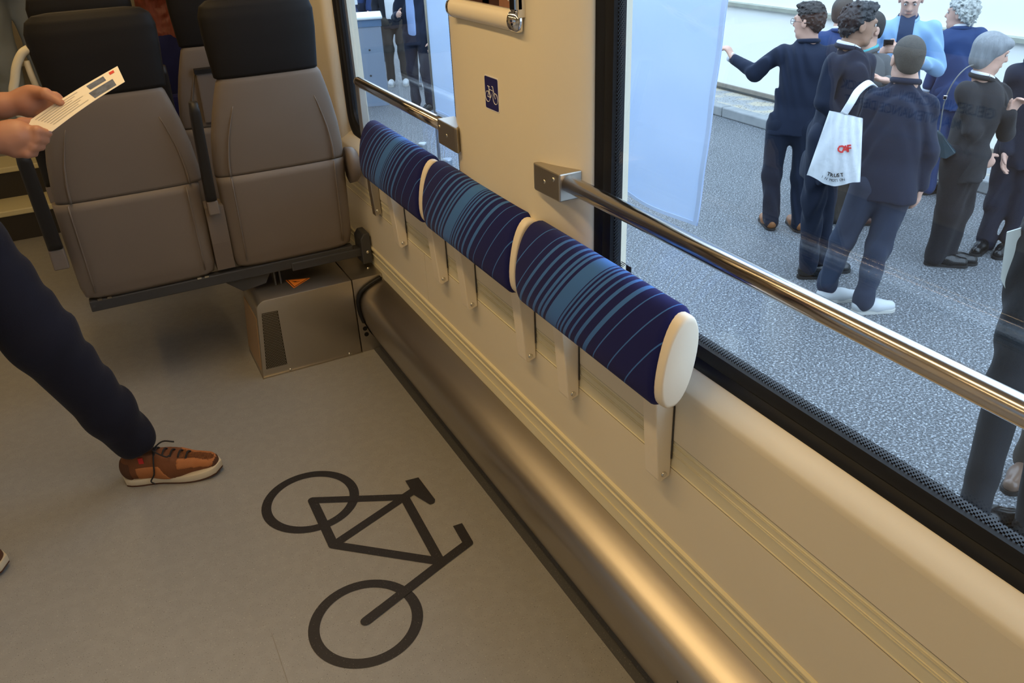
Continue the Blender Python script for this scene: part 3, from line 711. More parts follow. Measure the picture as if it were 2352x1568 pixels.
# ------------------------------------------------------------------ implicit-surface modeller
def _rc(P, a, b, ra, rb):
    ba = b - a; L2 = float(ba @ ba) + 1e-12
    pa = P - a; t = np.clip((pa @ ba) / L2, 0, 1)
    return np.sqrt(((pa - t[..., None]*ba)**2).sum(-1)) - (ra + t*(rb-ra))
class SDF:
    def __init__(s): s.p = []
    def cone(s, a, b, ra, rb, k=0.02, flat=None, op='u'):
        """flat = (direction, ratio): cross-section squashed along direction"""
        a = np.asarray(a, float); b = np.asarray(b, float); r = max(ra, rb)
        s.p.append(('c', a, b, ra, rb, flat, k, op, np.minimum(a, b)-r, np.maximum(a, b)+r)); return s
    def ell(s, c, R, rad, k=0.02, op='u'):
        c = np.asarray(c, float); r = max(rad)
        s.p.append(('e', c, np.asarray(R, float), np.asarray(rad, float), None, None, k, op, c-r, c+r)); return s
    def cut(s, pt, n):
        s.p.append(('p', np.asarray(pt, float), unit(n), None, None, None, 0, 'x', None, None)); return s
    def mesh(s, vox, fold=0.0, ffreq=(9, 26), seed=0, curl=0.0, cfreq=90):
        lo = np.min([q[8] for q in s.p if q[7] == 'u'], 0) - 3*vox - 0.01; hi = np.max([q[9] for q in s.p if q[7] == 'u'], 0) + 3*vox + 0.01
        n = np.ceil((hi-lo)/vox).astype(int) + 1
        F = np.full(n, 0.5, np.float32)
        ax = [lo[i] + vox*np.arange(n[i]) for i in range(3)]
        for q in s.p:
            ty, A, B, ra, rb, flat, k, op, l, h = q
            if ty == 'p':
                d = (ax[0][:,None,None]-A[0])*B[0] + (ax[1][None,:,None]-A[1])*B[1] + (ax[2][None,None,:]-A[2])*B[2]
                F = np.maximum(F, d.astype(np.float32)); continue
            m = k + 3*vox
            i0 = np.clip(np.floor((l-m-lo)/vox).astype(int), 0, n-1); i1 = np.clip(np.ceil((h+m-lo)/vox).astype(int)+1, 1, n)
            sl = tuple(slice(i0[i], i1[i]) for i in range(3))
            P = np.stack(np.meshgrid(ax[0][sl[0]], ax[1][sl[1]], ax[2][sl[2]], indexing='ij'), -1)
            if ty == 'c':
                if flat is not None:
                    dr = unit(flat[0]); f = 1/flat[1]-1
                    st_ = lambda Q: Q + ((Q - A) @ dr)[..., None]*dr*f
                    d = _rc(st_(P), A, B + dr*f*float((B-A) @ dr), ra, rb) * (0.5+0.5*flat[1])
                else: d = _rc(P, A, B, ra, rb)
            else:
                Q = (P - A) @ B.T; k0 = np.sqrt(((Q/ra)**2).sum(-1)); k1 = np.sqrt(((Q/ra**2)**2).sum(-1)) + 1e-9
                d = k0*(k0-1)/k1
            d = d.astype(np.float32); f0 = F[sl]
            if op == 'u':
                hh = np.maximum(k - np.abs(f0-d), 0)/max(k, 1e-6); F[sl] = np.minimum(f0, d) - hh*hh*k*0.25
            else:
                d = -d; hh = np.maximum(k - np.abs(f0-d), 0)/max(k, 1e-6); F[sl] = np.maximum(f0, d) + hh*hh*k*0.25
        if fold or curl:
            X = ax[0][:,None,None]; Y = ax[1][None,:,None]; Z = ax[2][None,None,:]
            w = seed*1.7
            if fold:
                F = F + (fold*(np.sin(ffreq[1]*(Z + 0.35*np.sin(ffreq[0]*X+w) + 0.3*np.sin(ffreq[0]*Y-w))) * (0.5+0.5*np.sin(ffreq[0]*(X+Y)*1.3 + 5*Z + w)) + 0.6*np.sin(17*X-13*Y+4*Z+w))).astype(np.float32)
            if curl:
                F = F + (curl*(vnoise(X, Y, Z, cfreq*0.35, w) + 0.6*vnoise(X, Y, Z, cfreq*0.75, w+3.3))).astype(np.float32)
        return surfnet(F, lo, vox)
def vnoise(X, Y, Z, f, seed=0.0):
    P = [np.broadcast_to(q*f + 13.7*i + seed, np.broadcast_shapes(X.shape, Y.shape, Z.shape)) for i, q in enumerate((X, Y, Z))]
    I = [np.floor(q) for q in P]; T = [q-i for q, i in zip(P, I)]; T = [t*t*(3-2*t) for t in T]; out = 0
    for a in (0,1):
        for b in (0,1):
            for c in (0,1):
                h = np.sin((I[0]+a)*127.1 + (I[1]+b)*311.7 + (I[2]+c)*74.7)*43758.5453; h = h - np.floor(h)
                out = out + h*(T[0] if a else 1-T[0])*(T[1] if b else 1-T[1])*(T[2] if c else 1-T[2])
    return out*2-1
def surfnet(F, lo, h):
    S = F < 0
    c = np.zeros(tuple(k-1 for k in F.shape), np.int8)
    for i in (0,1):
        for j in (0,1):
            for k in (0,1): c += S[i:F.shape[0]-1+i, j:F.shape[1]-1+j, k:F.shape[2]-1+k]
    I, J, K = np.nonzero((c > 0) & (c < 8))
    idx = np.full(c.shape, -1, np.int64); idx[I,J,K] = np.arange(len(I))
    acc = np.zeros((len(I), 3)); cnt = np.zeros(len(I))
    cor = [(i,j,k) for i in (0,1) for j in (0,1) for k in (0,1)]
    val = {q: F[I+q[0], J+q[1], K+q[2]] for q in cor}
    for a in cor:
        for d in range(3):
            if a[d] == 0:
                b = list(a); b[d] = 1; b = tuple(b)
                fa, fb = val[a], val[b]; m = (fa < 0) != (fb < 0)
                t = np.where(m, fa/(np.where(m, fa-fb, 1)), 0)
                p = np.tile(np.array(a, float), (len(I), 1)); p[:, d] += t
                acc += p*m[:, None]; cnt += m
    vs = lo + h*(np.stack([I,J,K], 1) + acc/np.maximum(cnt, 1)[:, None])
    faces = []
    for d in range(3):
        sa = [slice(None)]*3; sb = [slice(None)]*3; sa[d] = slice(0, -1); sb[d] = slice(1, None)
        A = S[tuple(sa)]; B = S[tuple(sb)]
        e = np.nonzero(A != B)
        u, w = (d+1) % 3, (d+2) % 3
        ok = (e[u] > 0) & (e[w] > 0) & (e[u] < F.shape[u]-1) & (e[w] < F.shape[w]-1)
        e = [q[ok] for q in e]; sg = A[tuple(e)]
        def cell(du, dw):
            q = [x.copy() for x in e]; q[u] = q[u]+du; q[w] = q[w]+dw; return idx[tuple(q)]
        qd = np.stack([cell(-1,-1), cell(0,-1), cell(0,0), cell(-1,0)], 1)
        qd[~sg] = qd[~sg][:, ::-1]; faces.append(qd)
    fc = np.concatenate(faces); fc = fc[(fc >= 0).all(1)]
    return vs, fc
def sdf_obj(name, sdf, vox, mat, parent, **k):
    vs, fc = sdf.mesh(vox, **k)
    me = bpy.data.meshes.new(name)
    me.vertices.add(len(vs)); me.vertices.foreach_set('co', vs.astype(np.float32).ravel())
    me.loops.add(fc.size); me.loops.foreach_set('vertex_index', fc.astype(np.int32).ravel())
    me.polygons.add(len(fc)); me.polygons.foreach_set('loop_start', np.arange(0, fc.size, 4, dtype=np.int32))
    me.update(calc_edges=True); me.validate()
    me.polygons.foreach_set('use_smooth', np.ones(len(me.polygons), bool))
    me.materials.append(mat)
    o = bpy.data.objects.new(name, me); COL.objects.link(o)
    if parent is not None: attach(o, parent)
    return o

# ------------------------------------------------------------------ people
def cloth(name, col, rough=0.9, var=0.10): 
    return MATS.get(name) or pm(name, col, rough, var=var, vscale=5, bump=0.10, bscale=220, spec=0.25, sheen=0.05)
SKIN = pm('skin_fair', (0.60, 0.36, 0.27), 0.5, var=0.06, vscale=14)
SKIN2 = pm('skin_tan', (0.34, 0.19, 0.12), 0.5, var=0.06, vscale=14)
M_EYE = pm('eye_dark', (0.02, 0.015, 0.012), 0.2); M_EYEW = pm('eye_white', (0.7, 0.68, 0.66), 0.3); M_LIP = pm('lips', (0.42, 0.17, 0.14), 0.5)
def hand(sd, wr, d, palm, thumb_side, s=1.0, curl=0.35, spread=1.0, tcurl=0.3, k=0.008):
    """wrist, finger direction, palm normal, side vector sign for the thumb"""
    d = unit(d); palm = unit(np.asarray(palm) - d*np.dot(palm, d)); lat = np.cross(palm, d)*thumb_side
    w = np.asarray(wr, float)
    sd.cone(w - d*0.02*s, w + d*0.02*s, 0.027*s, 0.03*s, 0.02, (palm, 0.72))
    sd.cone(w + d*0.03*s, w + d*0.075*s, 0.036*s, 0.040*s, 0.02, (palm, 0.42))
    L = [(0.026, 0.070), (0.009, 0.080), (-0.009, 0.074), (-0.026, 0.058)]
    for j, (o, ln) in enumerate(L):
        p = w + d*(0.090 - abs(o)*0.25)*s + lat*o*s; dd = unit(d + lat*o*3.0*spread)
        a = curl*(1+0.15*j)
        for q, fr, r0, r1 in ((0,0.45,0.0098,0.009), (1,0.30,0.009,0.0083), (2,0.25,0.0083,0.007)):
            aa = a*(0.5 if q == 0 else 1.0)
            dd = unit(dd*math.cos(aa) + palm*math.sin(aa))
            # turn palm frame with the bend
            e = p + dd*ln*fr*s
            sd.cone(p, e, r0*s, r1*s, k*(1.0 if q else 1.3)); p = e
            palm_ = palm
    p = w + d*0.030*s + lat*0.030*s + palm*0.006*s; dd = unit(d*0.75 + lat*0.62 + palm*tcurl)
    for ln, r0, r1 in ((0.038,0.0125,0.011),(0.030,0.0105,0.0095),(0.024,0.0095,0.008)):
        e = p + dd*ln*s; sd.cone(p, e, r0*s, r1*s, 0.010); p = e; dd = unit(dd + palm*tcurl*0.5 + d*0.25)
    return sd

def head_frame(face, up=(0,0,1)):
    fy = unit(face); fx = unit(np.cross(fy, np.asarray(up, float))); fz = np.cross(fx, fy)
    return np.array([fx, fy, fz])
def add_head(sd, c, R, s=1.0, jaw=1.0, ears=True):
    P = lambda x, y, z: c + (x*R[0] + y*R[1] + z*R[2])*s
    sd.ell(P(0,-0.012,0.032), R, np.array([0.074,0.096,0.086])*s, 0.02)
    sd.ell(P(0,0.030,-0.030), R, np.array([0.060*jaw,0.066,0.080])*s, 0.035)
    sd.cone(P(-0.030*jaw,0.040,-0.082), P(0.030*jaw,0.040,-0.082), 0.026*s, 0.026*s, 0.03)
    sd.cone(P(0,0.070,-0.098), P(0,0.072,-0.094), 0.020*s, 0.020*s, 0.025)
    sd.cone(P(0,0.090,0.018), P(0,0.108,-0.022), 0.009*s, 0.0135*s, 0.014)
    sd.cone(P(-0.014,0.090,-0.030), P(0.014,0.090,-0.030), 0.0095*s, 0.0095*s, 0.01)
    sd.cone(P(-0.036,0.083,0.030), P(0.036,0.083,0.030), 0.012*s, 0.012*s, 0.018)
    sd.cone(P(-0.018,0.089,-0.060), P(0.018,0.089,-0.060), 0.0095*s, 0.0095*s, 0.010)
    for q in (-1, 1):
        sd.ell(P(q*0.031,0.100,0.010), R, np.array([0.015,0.014,0.010])*s, 0.010, 's')
        if ears:
            sd.ell(P(q*0.079,-0.006,-0.004), R, np.array([0.011,0.020,0.033])*s, 0.008)
            sd.ell(P(q*0.090,0.003,-0.002), R, np.array([0.006,0.010,0.018])*s, 0.006, 's')
def add_face(par, c, R, s=1.0, brow=None, glasses=False):
    P = lambda x, y, z: c + (x*R[0] + y*R[1] + z*R[2])*s
    for q in (-1, 1):
        g = G(); g.tube([P(q*0.031,0.0845,0.010), P(q*0.031,0.0905,0.010), P(q*0.031,0.0935,0.010)], [0.012*s,0.0085*s,0.003*s], 8); e = g.build('eye', M_EYEW, par, smooth=True)
        g = G(); g.tube([P(q*0.031,0.0915,0.010), P(q*0.031,0.0952,0.010)], [0.0055*s,0.004*s], 8); g.build('iris', M_EYE, e, smooth=True)
        if brow: 
            g = G(); g.tube([P(q*0.014,0.095,0.029), P(q*0.03,0.094,0.035), P(q*0.048,0.080,0.029)], [0.004*s,0.0042*s,0.002*s], 6); g.build('eyebrow', brow, par, smooth=True)
    g = G(); g.tube([P(-0.022,0.0935,-0.060), P(0,0.0995,-0.0585), P(0.022,0.0935,-0.060)], [0.002*s,0.0045*s,0.002*s], 6); g.build('mouth', M_LIP, par, smooth=True)
    if glasses:
        gl = None
        for q in (-1, 1):
            pts = [P(q*0.033 + 0.024*math.cos(t*math.pi/8), 0.108, 0.006+0.019*math.sin(t*math.pi/8)) for t in range(17)]
            g = G(); g.tube(pts, 0.0016*s, 6); g.tube([P(q*0.057,0.107,0.010), P(q*0.080,0.05,0.010), P(q*0.082,-0.01,0.004)], 0.0016*s, 6)
            g.build('glasses_frame', M_DKMET, par)
def hair_sdf(c, R, style, s=1.0):
    P = lambda x, y, z: c + (x*R[0] + y*R[1] + z*R[2])*s
    h = SDF()
    if style in ('short', 'buzz', 'curly', 'thick'):
        t = {'short': 0.007, 'buzz': 0.003, 'curly': 0.020, 'thick': 0.012}[style]
        h.ell(P(0,-0.016,0.036), R, (np.array([0.074,0.094,0.086]) + t)*s, 0.02)
        if style == 'curly':
            h.ell(P(0,-0.045,-0.03), R, np.array([0.084,0.062,0.07])*s, 0.03); h.ell(P(0.06,-0.01,0.02), R, np.array([0.04,0.06,0.07])*s, 0.03); h.ell(P(-0.06,-0.01,0.02), R, np.array([0.04,0.06,0.07])*s, 0.03)
        else: h.ell(P(0,-0.052,-0.022), R, np.array([0.062,0.046,0.058])*s, 0.03)
        if style == 'thick': h.ell(P(0,0.055,0.105), R, np.array([0.050,0.034,0.022])*s, 0.03)
        h.cut(P(0,0.046,0.050), R[1]*1.0 - R[2]*1.05)
        h.cut(P(0,-0.09,-0.080), -R[2] + R[1]*0.25)
    elif style == 'bob':
        h.ell(P(0,-0.014,0.036), R, np.array([0.085,0.106,0.096])*s, 0.02)
        h.ell(P(0,-0.040,-0.045), R, np.array([0.078,0.066,0.070])*s, 0.04)
        h.ell(P(0,0.065,0.075), R, np.array([0.06,0.05,0.035])*s, 0.03)
        h.ell(P(0,0.115,-0.060), R, np.array([0.10,0.105,0.10])*s, 0.02, 's')
        h.cut(P(0,0,-0.105), -R[2])
    elif style == 'long':
        h.ell(P(0,-0.014,0.036), R, np.array([0.090,0.112,0.100])*s, 0.02)
        h.cone(P(0,-0.05,0.0), P(0,-0.085,-0.28), 0.085*s, 0.075*s, 0.04, (R[1], 0.55))
        for q in (-1, 1): h.cone(P(q*0.07,-0.01,-0.02), P(q*0.11,0.05,-0.34), 0.042*s, 0.045*s, 0.03)
        h.ell(P(0,0.115,-0.060), R, np.array([0.075,0.10,0.10])*s, 0.02, 's')
    return h

def shoe(name, par, ank, toe_dir, mat, sole_mat, s=1.0, gz=GZ, lift=0.0, vox=0.007):
    t = unit(V(toe_dir[0], toe_dir[1], 0)); n = V(-t[1], t[0], 0); b = V(ank[0], ank[1], gz+lift) - t*0.055*s
    sd = SDF()
    up = V(0,0,1)
    sd.cone(b + t*0.03*s + up*0.055*s, b + t*0.16*s + up*0.045*s, 0.042*s, 0.043*s, 0.03, (n, 0.92))
    sd.cone(b + t*0.15*s + up*0.040*s, b + t*0.245*s + up*0.036*s, 0.046*s, 0.036*s, 0.03)
    sd.cone(b + t*0.045*s + up*0.06*s, b + t*0.055*s + up*0.105*s, 0.042*s, 0.040*s, 0.03)
    sd.cut((0,0,gz+lift+0.014), (0,0,-1)); sd.cut((0,0,gz+lift+0.125*s), (0,0,1))
    o = sdf_obj(name, sd, vox, mat, par)
    out = []
    for k in range(13): a = math.pi/2 + math.pi*k/12; out.append(b + t*(0.032+0.046*math.cos(a))*s + n*0.040*math.sin(a)*s)
    for k in range(13): a = -math.pi/2 + math.pi*k/12; out.append(b + t*(0.235+0.050*math.cos(a))*s + n*0.045*math.sin(a)*s)
    poly = [(p[0], p[1]) for p in out]
    G().prism(poly, 'z', gz+lift+0.001, gz+lift+0.022).build('sole', sole_mat, o)
    return o

def person(label, g, fw, J, st, vox=0.0085, gz=GZ, root=None):
    """g ground point, fw body facing, J joints in world space, st style dict"""
    fw = unit(V(fw[0], fw[1], 0)); rt = V(fw[1], -fw[0], 0); H = st.get('h', 1.75)/1.75; sd_ = st.get('seed', 1)
    r = empty('person', (g[0], g[1], gz), label, 'person')
    J = {k: np.asarray(v, float) for k, v in J.items()}
    hipc = (J['hl']+J['hr'])/2; shc = (J['sl']+J['sr'])/2; nk = J['nk']; hd = J['hd']
    skin = st.get('skin', SKIN); R = head_frame(st.get('face', fw), st.get('up', (0,0,1))); hs = st.get('hs', 1.05)
    fl = (fw, 0.64)
    # body: head, neck, core, arms and hands in one surface
    b = SDF(); add_head(b, hd, R, hs, st.get('jaw', 1.0), st.get('ears', True))
    b.cone(hd - R[2]*0.06*hs - R[1]*0.018, nk, 0.052*hs, 0.058*hs, 0.03)
    b.cone(nk, shc - V(0,0,0.06), 0.055, 0.09, 0.05, fl); b.cone(shc - V(0,0,0.06), hipc, 0.09, 0.10, 0.05, fl)
    for sd in 'lr':
        b.cone(shc - V(0,0,0.05), J['s'+sd] - V(0,0,0.03), 0.05, 0.034, 0.02); b.cone(J['s'+sd] - V(0,0,0.03), J['e'+sd], 0.034, 0.034, 0.02); b.cone(J['e'+sd], J['w'+sd], 0.036, 0.026, 0.02)
        q = st.get('hand'+sd, {})
        d = q.get('d', J['w'+sd]-J['e'+sd]); pl = q.get('palm', (rt if sd == 'l' else -rt))
        hand(b, J['w'+sd] + unit(J['w'+sd]-J['e'+sd])*0.015, d, pl, q.get('t', 1 if sd == 'l' else -1), q.get('s', 1.0), q.get('curl', 0.35), q.get('spread', 1.0))
    bo = sdf_obj('body', b, vox*0.82, skin, r)
    if st.get('features', True): add_face(bo, hd, R, hs, st.get('brow'), st.get('glasses'))
    # hair
    if st.get('hair'):
        sdf_obj('hair', hair_sdf(hd, R, st['hair'], hs), vox*0.62, st['hairm'], r, curl=st.get('curl', 0.0), seed=sd_, cfreq=st.get('cfreq', 110))
    # jacket / coat
    j = SDF(); wst = hipc*0.45 + shc*0.55; wd_ = st.get('w', 1.0)
    j.cone(hipc + V(0,0,0.03), wst, 0.168*wd_, 0.158*wd_, 0.05, fl); j.cone(wst, shc - V(0,0,0.10), 0.160*wd_, 0.178*wd_, 0.06, fl)
    j.cone(shc*0.75 + J['sl']*0.25 - V(0,0,0.04), shc*0.10 + J['sl']*0.90 - V(0,0,0.028), 0.088, 0.074, 0.03); j.cone(shc*0.75 + J['sr']*0.25 - V(0,0,0.04), shc*0.10 + J['sr']*0.90 - V(0,0,0.028), 0.088, 0.074, 0.03)
    j.cone(nk - V(0,0,0.02), shc - V(0,0,0.02), 0.068, 0.11, 0.05, (fw, 0.8))
    hem = J.get('hem', hipc - V(0,0,0.10))
    j.cone(hipc + V(0,0,0.05), hem, 0.17*wd_, st.get('hemr', 0.182)*wd_, 0.04, fl)
    j.cut(hem - V(0,0,0.02), V(0,0,-1))
    for sd in 'lr':
        we = J['w'+sd]; el = J['e'+sd]
        j.cone(J['s'+sd] - V(0,0,0.01), el, 0.064*st.get('aw',1), 0.056*st.get('aw',1), 0.022); j.cone(el, we, 0.056*st.get('aw',1), 0.046*st.get('aw',1), 0.016)
    jk = sdf_obj(st.get('top', 'jacket'), j, vox*1.15, st['jm'], r, fold=st.get('fold', 0.010), seed=sd_)
    # jacket collar and shirt
    if st.get('collar', True):
        c = nk + V(0,0,0.012); pts = []
        for k in range(25):
            a = 2*math.pi*k/24
            pts.append(c + rt*0.072*math.cos(a) + fw*0.070*math.sin(a) + V(0,0,-0.030*max(0, math.sin(a)) + 0.012*max(0,-math.sin(a))))
        g2 = G(); g2.tube(pts, 0.017, 10, caps=False); g2.build('jacket_collar', st['jm'], jk, smooth=True)
    if st.get('shirt'):
        c = nk + V(0,0,0.030); pts = []
        for k in range(25):
            a = 2*math.pi*k/24
            pts.append(c + rt*0.064*math.cos(a) + fw*0.063*math.sin(a) + V(0,0,-0.030*max(0, math.sin(a)) + 0.014*max(0,-math.sin(a))))
        g2 = G(); g2.tube(pts, 0.013, 10, caps=False); so = g2.build('shirt_collar', st['shirt'], r, smooth=True)
        s2 = SDF(); dn = st.get('vneck', 0.20)
        if st.get('wide'):
            q_ = st['wide']; z0_ = V(0,0,0.02)
            s3 = SDF(); s3.cone(wst*0.3+hipc*0.7+fw*0.012, wst+fw*0.012, 0.176*wd_, 0.172*wd_, 0.05, fl); s3.cone(wst+fw*0.012, shc - V(0,0,0.06)+fw*0.012, 0.174*wd_, 0.180*wd_, 0.05, fl)
            s3.cut(shc + rt*q_, rt); s3.cut(shc - rt*q_, -rt); s3.cut(shc + fw*0.02, -fw)
            sdf_obj('shirt_panel', s3, 0.010, st['shirt'], r)
        s2.cone(nk + fw*0.055 - V(0,0,0.03), shc + fw*0.098*wd_ - V(0,0,dn), 0.055, st.get('shirtw', 0.030), 0.01, (fw, 0.55)); 
        sdf_obj('shirt_front', s2, 0.008, st['shirt'], r)
        if st.get('tie'):
            g2 = G(); g2.tube([nk + fw*0.09 - V(0,0,0.02), shc + fw*0.122*wd_ - V(0,0,0.08), shc + fw*0.13*wd_ - V(0,0,dn+0.02)], [0.013,0.016,0.022], 8, ell=0.35); g2.build('tie', st['tie'], r, smooth=True)
    for sd in 'lr':
        if st.get('cuff'+sd):
            ax_ = unit(J['w'+sd]-J['e'+sd]); G().tube([J['w'+sd]+ax_*0.030, J['w'+sd]+ax_*0.052], 0.040, 14).build('shirt_cuff', st['cuff'+sd], r, smooth=True)
    # trousers
    t = SDF(); tw = st.get('tw', 1.0)
    t.cone(hipc + rt*0.03, hipc - rt*0.03 + V(0,0,0.05), 0.135, 0.13, 0.05, (fw, 0.8))
    for sd in 'lr':
        h_, k_, a_ = J['h'+sd], J['k'+sd], J['a'+sd]
        t.cone(h_, k_, 0.098*tw, 0.074*tw, 0.05); t.cone(k_, a_*0.92+k_*0.08, 0.074*tw, 0.062*tw, 0.04)
        t.cone(a_ + V(0,0,0.05), a_ - V(0,0,0.005), 0.060*tw, 0.064*tw, 0.02)
    sdf_obj('trousers', t, vox*1.15, st['tm'], r, fold=st.get('tfold', 0.0065), seed=sd_+3)
    for sd in 'lr':
        shoe('shoe', r, J['a'+sd], st.get('toe'+sd, st.get('toe', fw)), st['sm'], st.get('solem', M_BLKPL), st.get('ss', 1.0), gz, st.get('lift'+sd, 0.0))
    return r

def fig(foot):
    """vertical plane through a ground point, facing the camera: pixel -> point (off = further away)"""
    g = atz(foot[0], foot[1], GZ); n = unit(V(g[0], g[1], 0))
    def P(px, py, off=0.0):
        d = ray(px, py); o = (g + n*off - CAM) @ n / (d @ n); return CAM + d*o
    return g, n, P

def std_joints(g, fw, h=1.75, gz=GZ, lean=(0,0,0)):
    """relaxed standing pose"""
    fw = unit(V(fw[0], fw[1], 0)); rt = V(fw[1], -fw[0], 0); s = h/1.75; o = V(g[0], g[1], gz)
    p = lambda x, y, z: o + (rt*x + fw*y)*s + V(0,0,z*s)
    J = dict(hd=p(0,0.02,1.625), nk=p(0,-0.02,1.475), sl=p(-0.185,-0.015,1.42), sr=p(0.185,-0.015,1.42), el=p(-0.245,-0.04,1.14), er=p(0.245,-0.04,1.14),
             wl=p(-0.25,0.06,0.90), wr=p(0.25,0.06,0.90), hl=p(-0.095,0,0.93), hr=p(0.095,0,0.93), kl=p(-0.105,0.01,0.50), kr=p(0.105,0.01,0.50), al=p(-0.11,-0.03,0.085), ar=p(0.11,-0.03,0.085))
    return J, p
def away(g): return unit(V(g[0], g[1], 0))
def rot(v, deg):
    a = math.radians(deg); return V(v[0]*math.cos(a)-v[1]*math.sin(a), v[0]*math.sin(a)+v[1]*math.cos(a), 0)

C_NAVY = cloth('navy_suit_cloth', (0.015, 0.021, 0.042)); C_NAVY2 = cloth('dark_navy_coat_cloth', (0.012, 0.017, 0.034)); C_CHAR = cloth('charcoal_suit_cloth', (0.022, 0.023, 0.027))
C_GREY = cloth('grey_tweed', (0.10, 0.105, 0.11)); C_LTBL = cloth('pale_blue_linen', (0.27, 0.44, 0.66)); C_BLUE = cloth('mid_blue_suit_cloth', (0.03, 0.055, 0.15)); C_BLACK = cloth('black_wool', (0.014, 0.014, 0.018))
C_WSH = cloth('white_shirt', (0.75, 0.77, 0.82)); C_TEAL = cloth('teal_shirt', (0.10, 0.42, 0.45)); C_DSH = cloth('dark_blue_shirt', (0.035, 0.05, 0.10)); C_LSH = cloth('light_blue_shirt', (0.30, 0.42, 0.70))
C_BROWN = cloth('brown_trousers', (0.06, 0.052, 0.045)); C_JEAN = cloth('light_jeans', (0.30, 0.36, 0.44))
H_DK = pm('dark_brown_hair', (0.022, 0.016, 0.013), 0.6, var=0.4, vscale=60, bump=0.3, bscale=160); H_BLK = pm('black_hair', (0.010, 0.009, 0.010), 0.5, var=0.3, vscale=60, bump=0.3, bscale=160)
H_BRN = pm('greying_brown_hair', (0.06, 0.05, 0.04), 0.7, var=0.3, vscale=60, bump=0.3, bscale=200); H_GRY = pm('grey_hair', (0.22, 0.23, 0.24), 0.6, var=0.35, vscale=50, bump=0.35, bscale=140, stretch=(1,1,0.2))
H_WHT = pm('silver_curly_hair', (0.42, 0.43, 0.40), 0.7, var=0.45, vscale=70, bump=0.5, bscale=110); H_RED = pm('red_hair', (0.16, 0.032, 0.018), 0.5, var=0.4, vscale=60, bump=0.3, bscale=120, stretch=(1,1,0.2))
L_TAN = pm('tan_leather', (0.26, 0.10, 0.03), 0.45); L_BLK = pm('black_leather', (0.008, 0.008, 0.009), 0.25); L_WHT = pm('white_leather', (0.55, 0.57, 0.58), 0.5); L_BRN = pm('brown_leather', (0.09, 0.04, 0.03), 0.4)
M_SOLEW = pm('off_white_rubber', (0.55, 0.54, 0.5), 0.7)
# ---- man pointing left, seen from behind (tan shoes)
g, n, P = fig((1800, 527)); fw = rot(n, 12)
J = dict(hd=P(1858,50), nk=P(1856,98), sl=P(1795,118), sr=P(1912,122,-0.02), el=P(1733,168,0.05), wl=P(1688,137,0.16), er=P(1918,205), wr=P(1905,270,-0.05),
         hl=P(1790,288), hr=P(1852,292), kl=P(1772,400), kr=P(1838,405), al=P(1770,505), ar=P(1834,513), hem=P(1818,300))
person('man in a navy suit and tan shoes, pointing left, seen from behind', g, fw, J, dict(h=1.75, face=unit(rot(n, 62)*0.97 + V(0,0,-0.05)), hair='thick', hairm=H_DK, curl=0.010, cfreq=150, jm=C_NAVY, tm=C_NAVY2, sm=L_TAN, glasses=True, brow=H_DK, cuffl=C_WSH, toe=rot(n, 20), handl=dict(d=unit(P(1668,100,0.2)-P(1688,137,0.16)), palm=V(0,0,-1), curl=0.9), seed=1, w=1.0))
# ---- young man in a long coat, in profile
g, n, P = fig((1862, 632)); fw = rot(n, -62)
J = dict(hd=P(1972,58), nk=P(1948,112), sl=P(1990,138,0.15), sr=P(1915,142,-0.12), er=P(1893,235,-0.16), wr=P(1938,290,-0.10), el=P(1985,230,0.16), wl=P(1992,300,0.15),
         hl=P(1918,315,0.08), hr=P(1890,318,-0.06), kl=P(1895,455,0.08), kr=P(1868,455,-0.06), al=P(1885,596,0.07), ar=P(1855,612,-0.05), hem=P(1885,400))
person('young dark-haired man in a long navy coat, in profile behind the white tote bag', g, fw, J, dict(h=1.84, face=unit(rot(n, -68)+V(0,0,-0.10)), hair='thick', hairm=H_BLK, curl=0.012, cfreq=130, skin=SKIN2, jm=C_NAVY2, top='long_coat', tm=C_NAVY2, sm=L_BLK, brow=H_BLK, shirt=C_WSH, tie=C_BLACK, toe=rot(n, -70), seed=2, hemr=0.19, vneck=0.16))
# ---- man in grey jacket and teal shirt, half hidden
g, n, P = fig((1928, 512)); fw = rot(n, 120)
J = dict(hd=P(1996,68), nk=P(1992,118), sl=P(1965,145), sr=P(2025,140), er=P(2045,205,-0.05), wr=P(2030,190,-0.30), el=P(1955,220), wl=P(1950,285),
         hl=P(1945,300), hr=P(1990,300), kl=P(1932,400), kr=P(1975,400), al=P(1922,494), ar=P(1958,496))
J['wr'] = P(2038,186,-0.28)
person('man in a grey jacket and teal shirt gesturing with an open hand', g, fw, J, dict(h=1.72, face=unit(rot(n, 130)), hair='short', hairm=H_DK, jm=C_GREY, tm=C_BROWN, sm=L_BRN, shirt=C_TEAL, toe=rot(n, -75), handr=dict(d=unit(P(1990,180,-0.42)-P(2038,186,-0.28)), palm=V(0,0,1), curl=0.12, s=1.05), seed=3, skin=SKIN))
# ---- buzz-cut man in blue, behind
def standing(px, py, h, fdeg, label, st, gy=None):
    """place a standing figure so that the head centre falls on a pixel"""
    zc = GZ + 1.625*h/1.75; c = atz(px, py, zc); n = unit(V(c[0], c[1], 0)); fw = rot(n, fdeg)
    g = V(c[0], c[1], GZ) - fw*0.02
    J, p = std_joints(g, fw, h); st = dict(st); st['h'] = h
    return g, n, fw, J, p, st
g, n, fw, J, p, st = standing(1938, 30, 1.68, 0, '', {})
person('buzz-cut man in a blue suit, only head and shoulders above the others', g, fw, J, dict(h=1.68, face=unit(rot(n, -35)), hair='buzz', hairm=H_BRN, jm=C_BLUE, tm=C_NAVY, sm=L_BLK, shirt=C_WSH, seed=4))
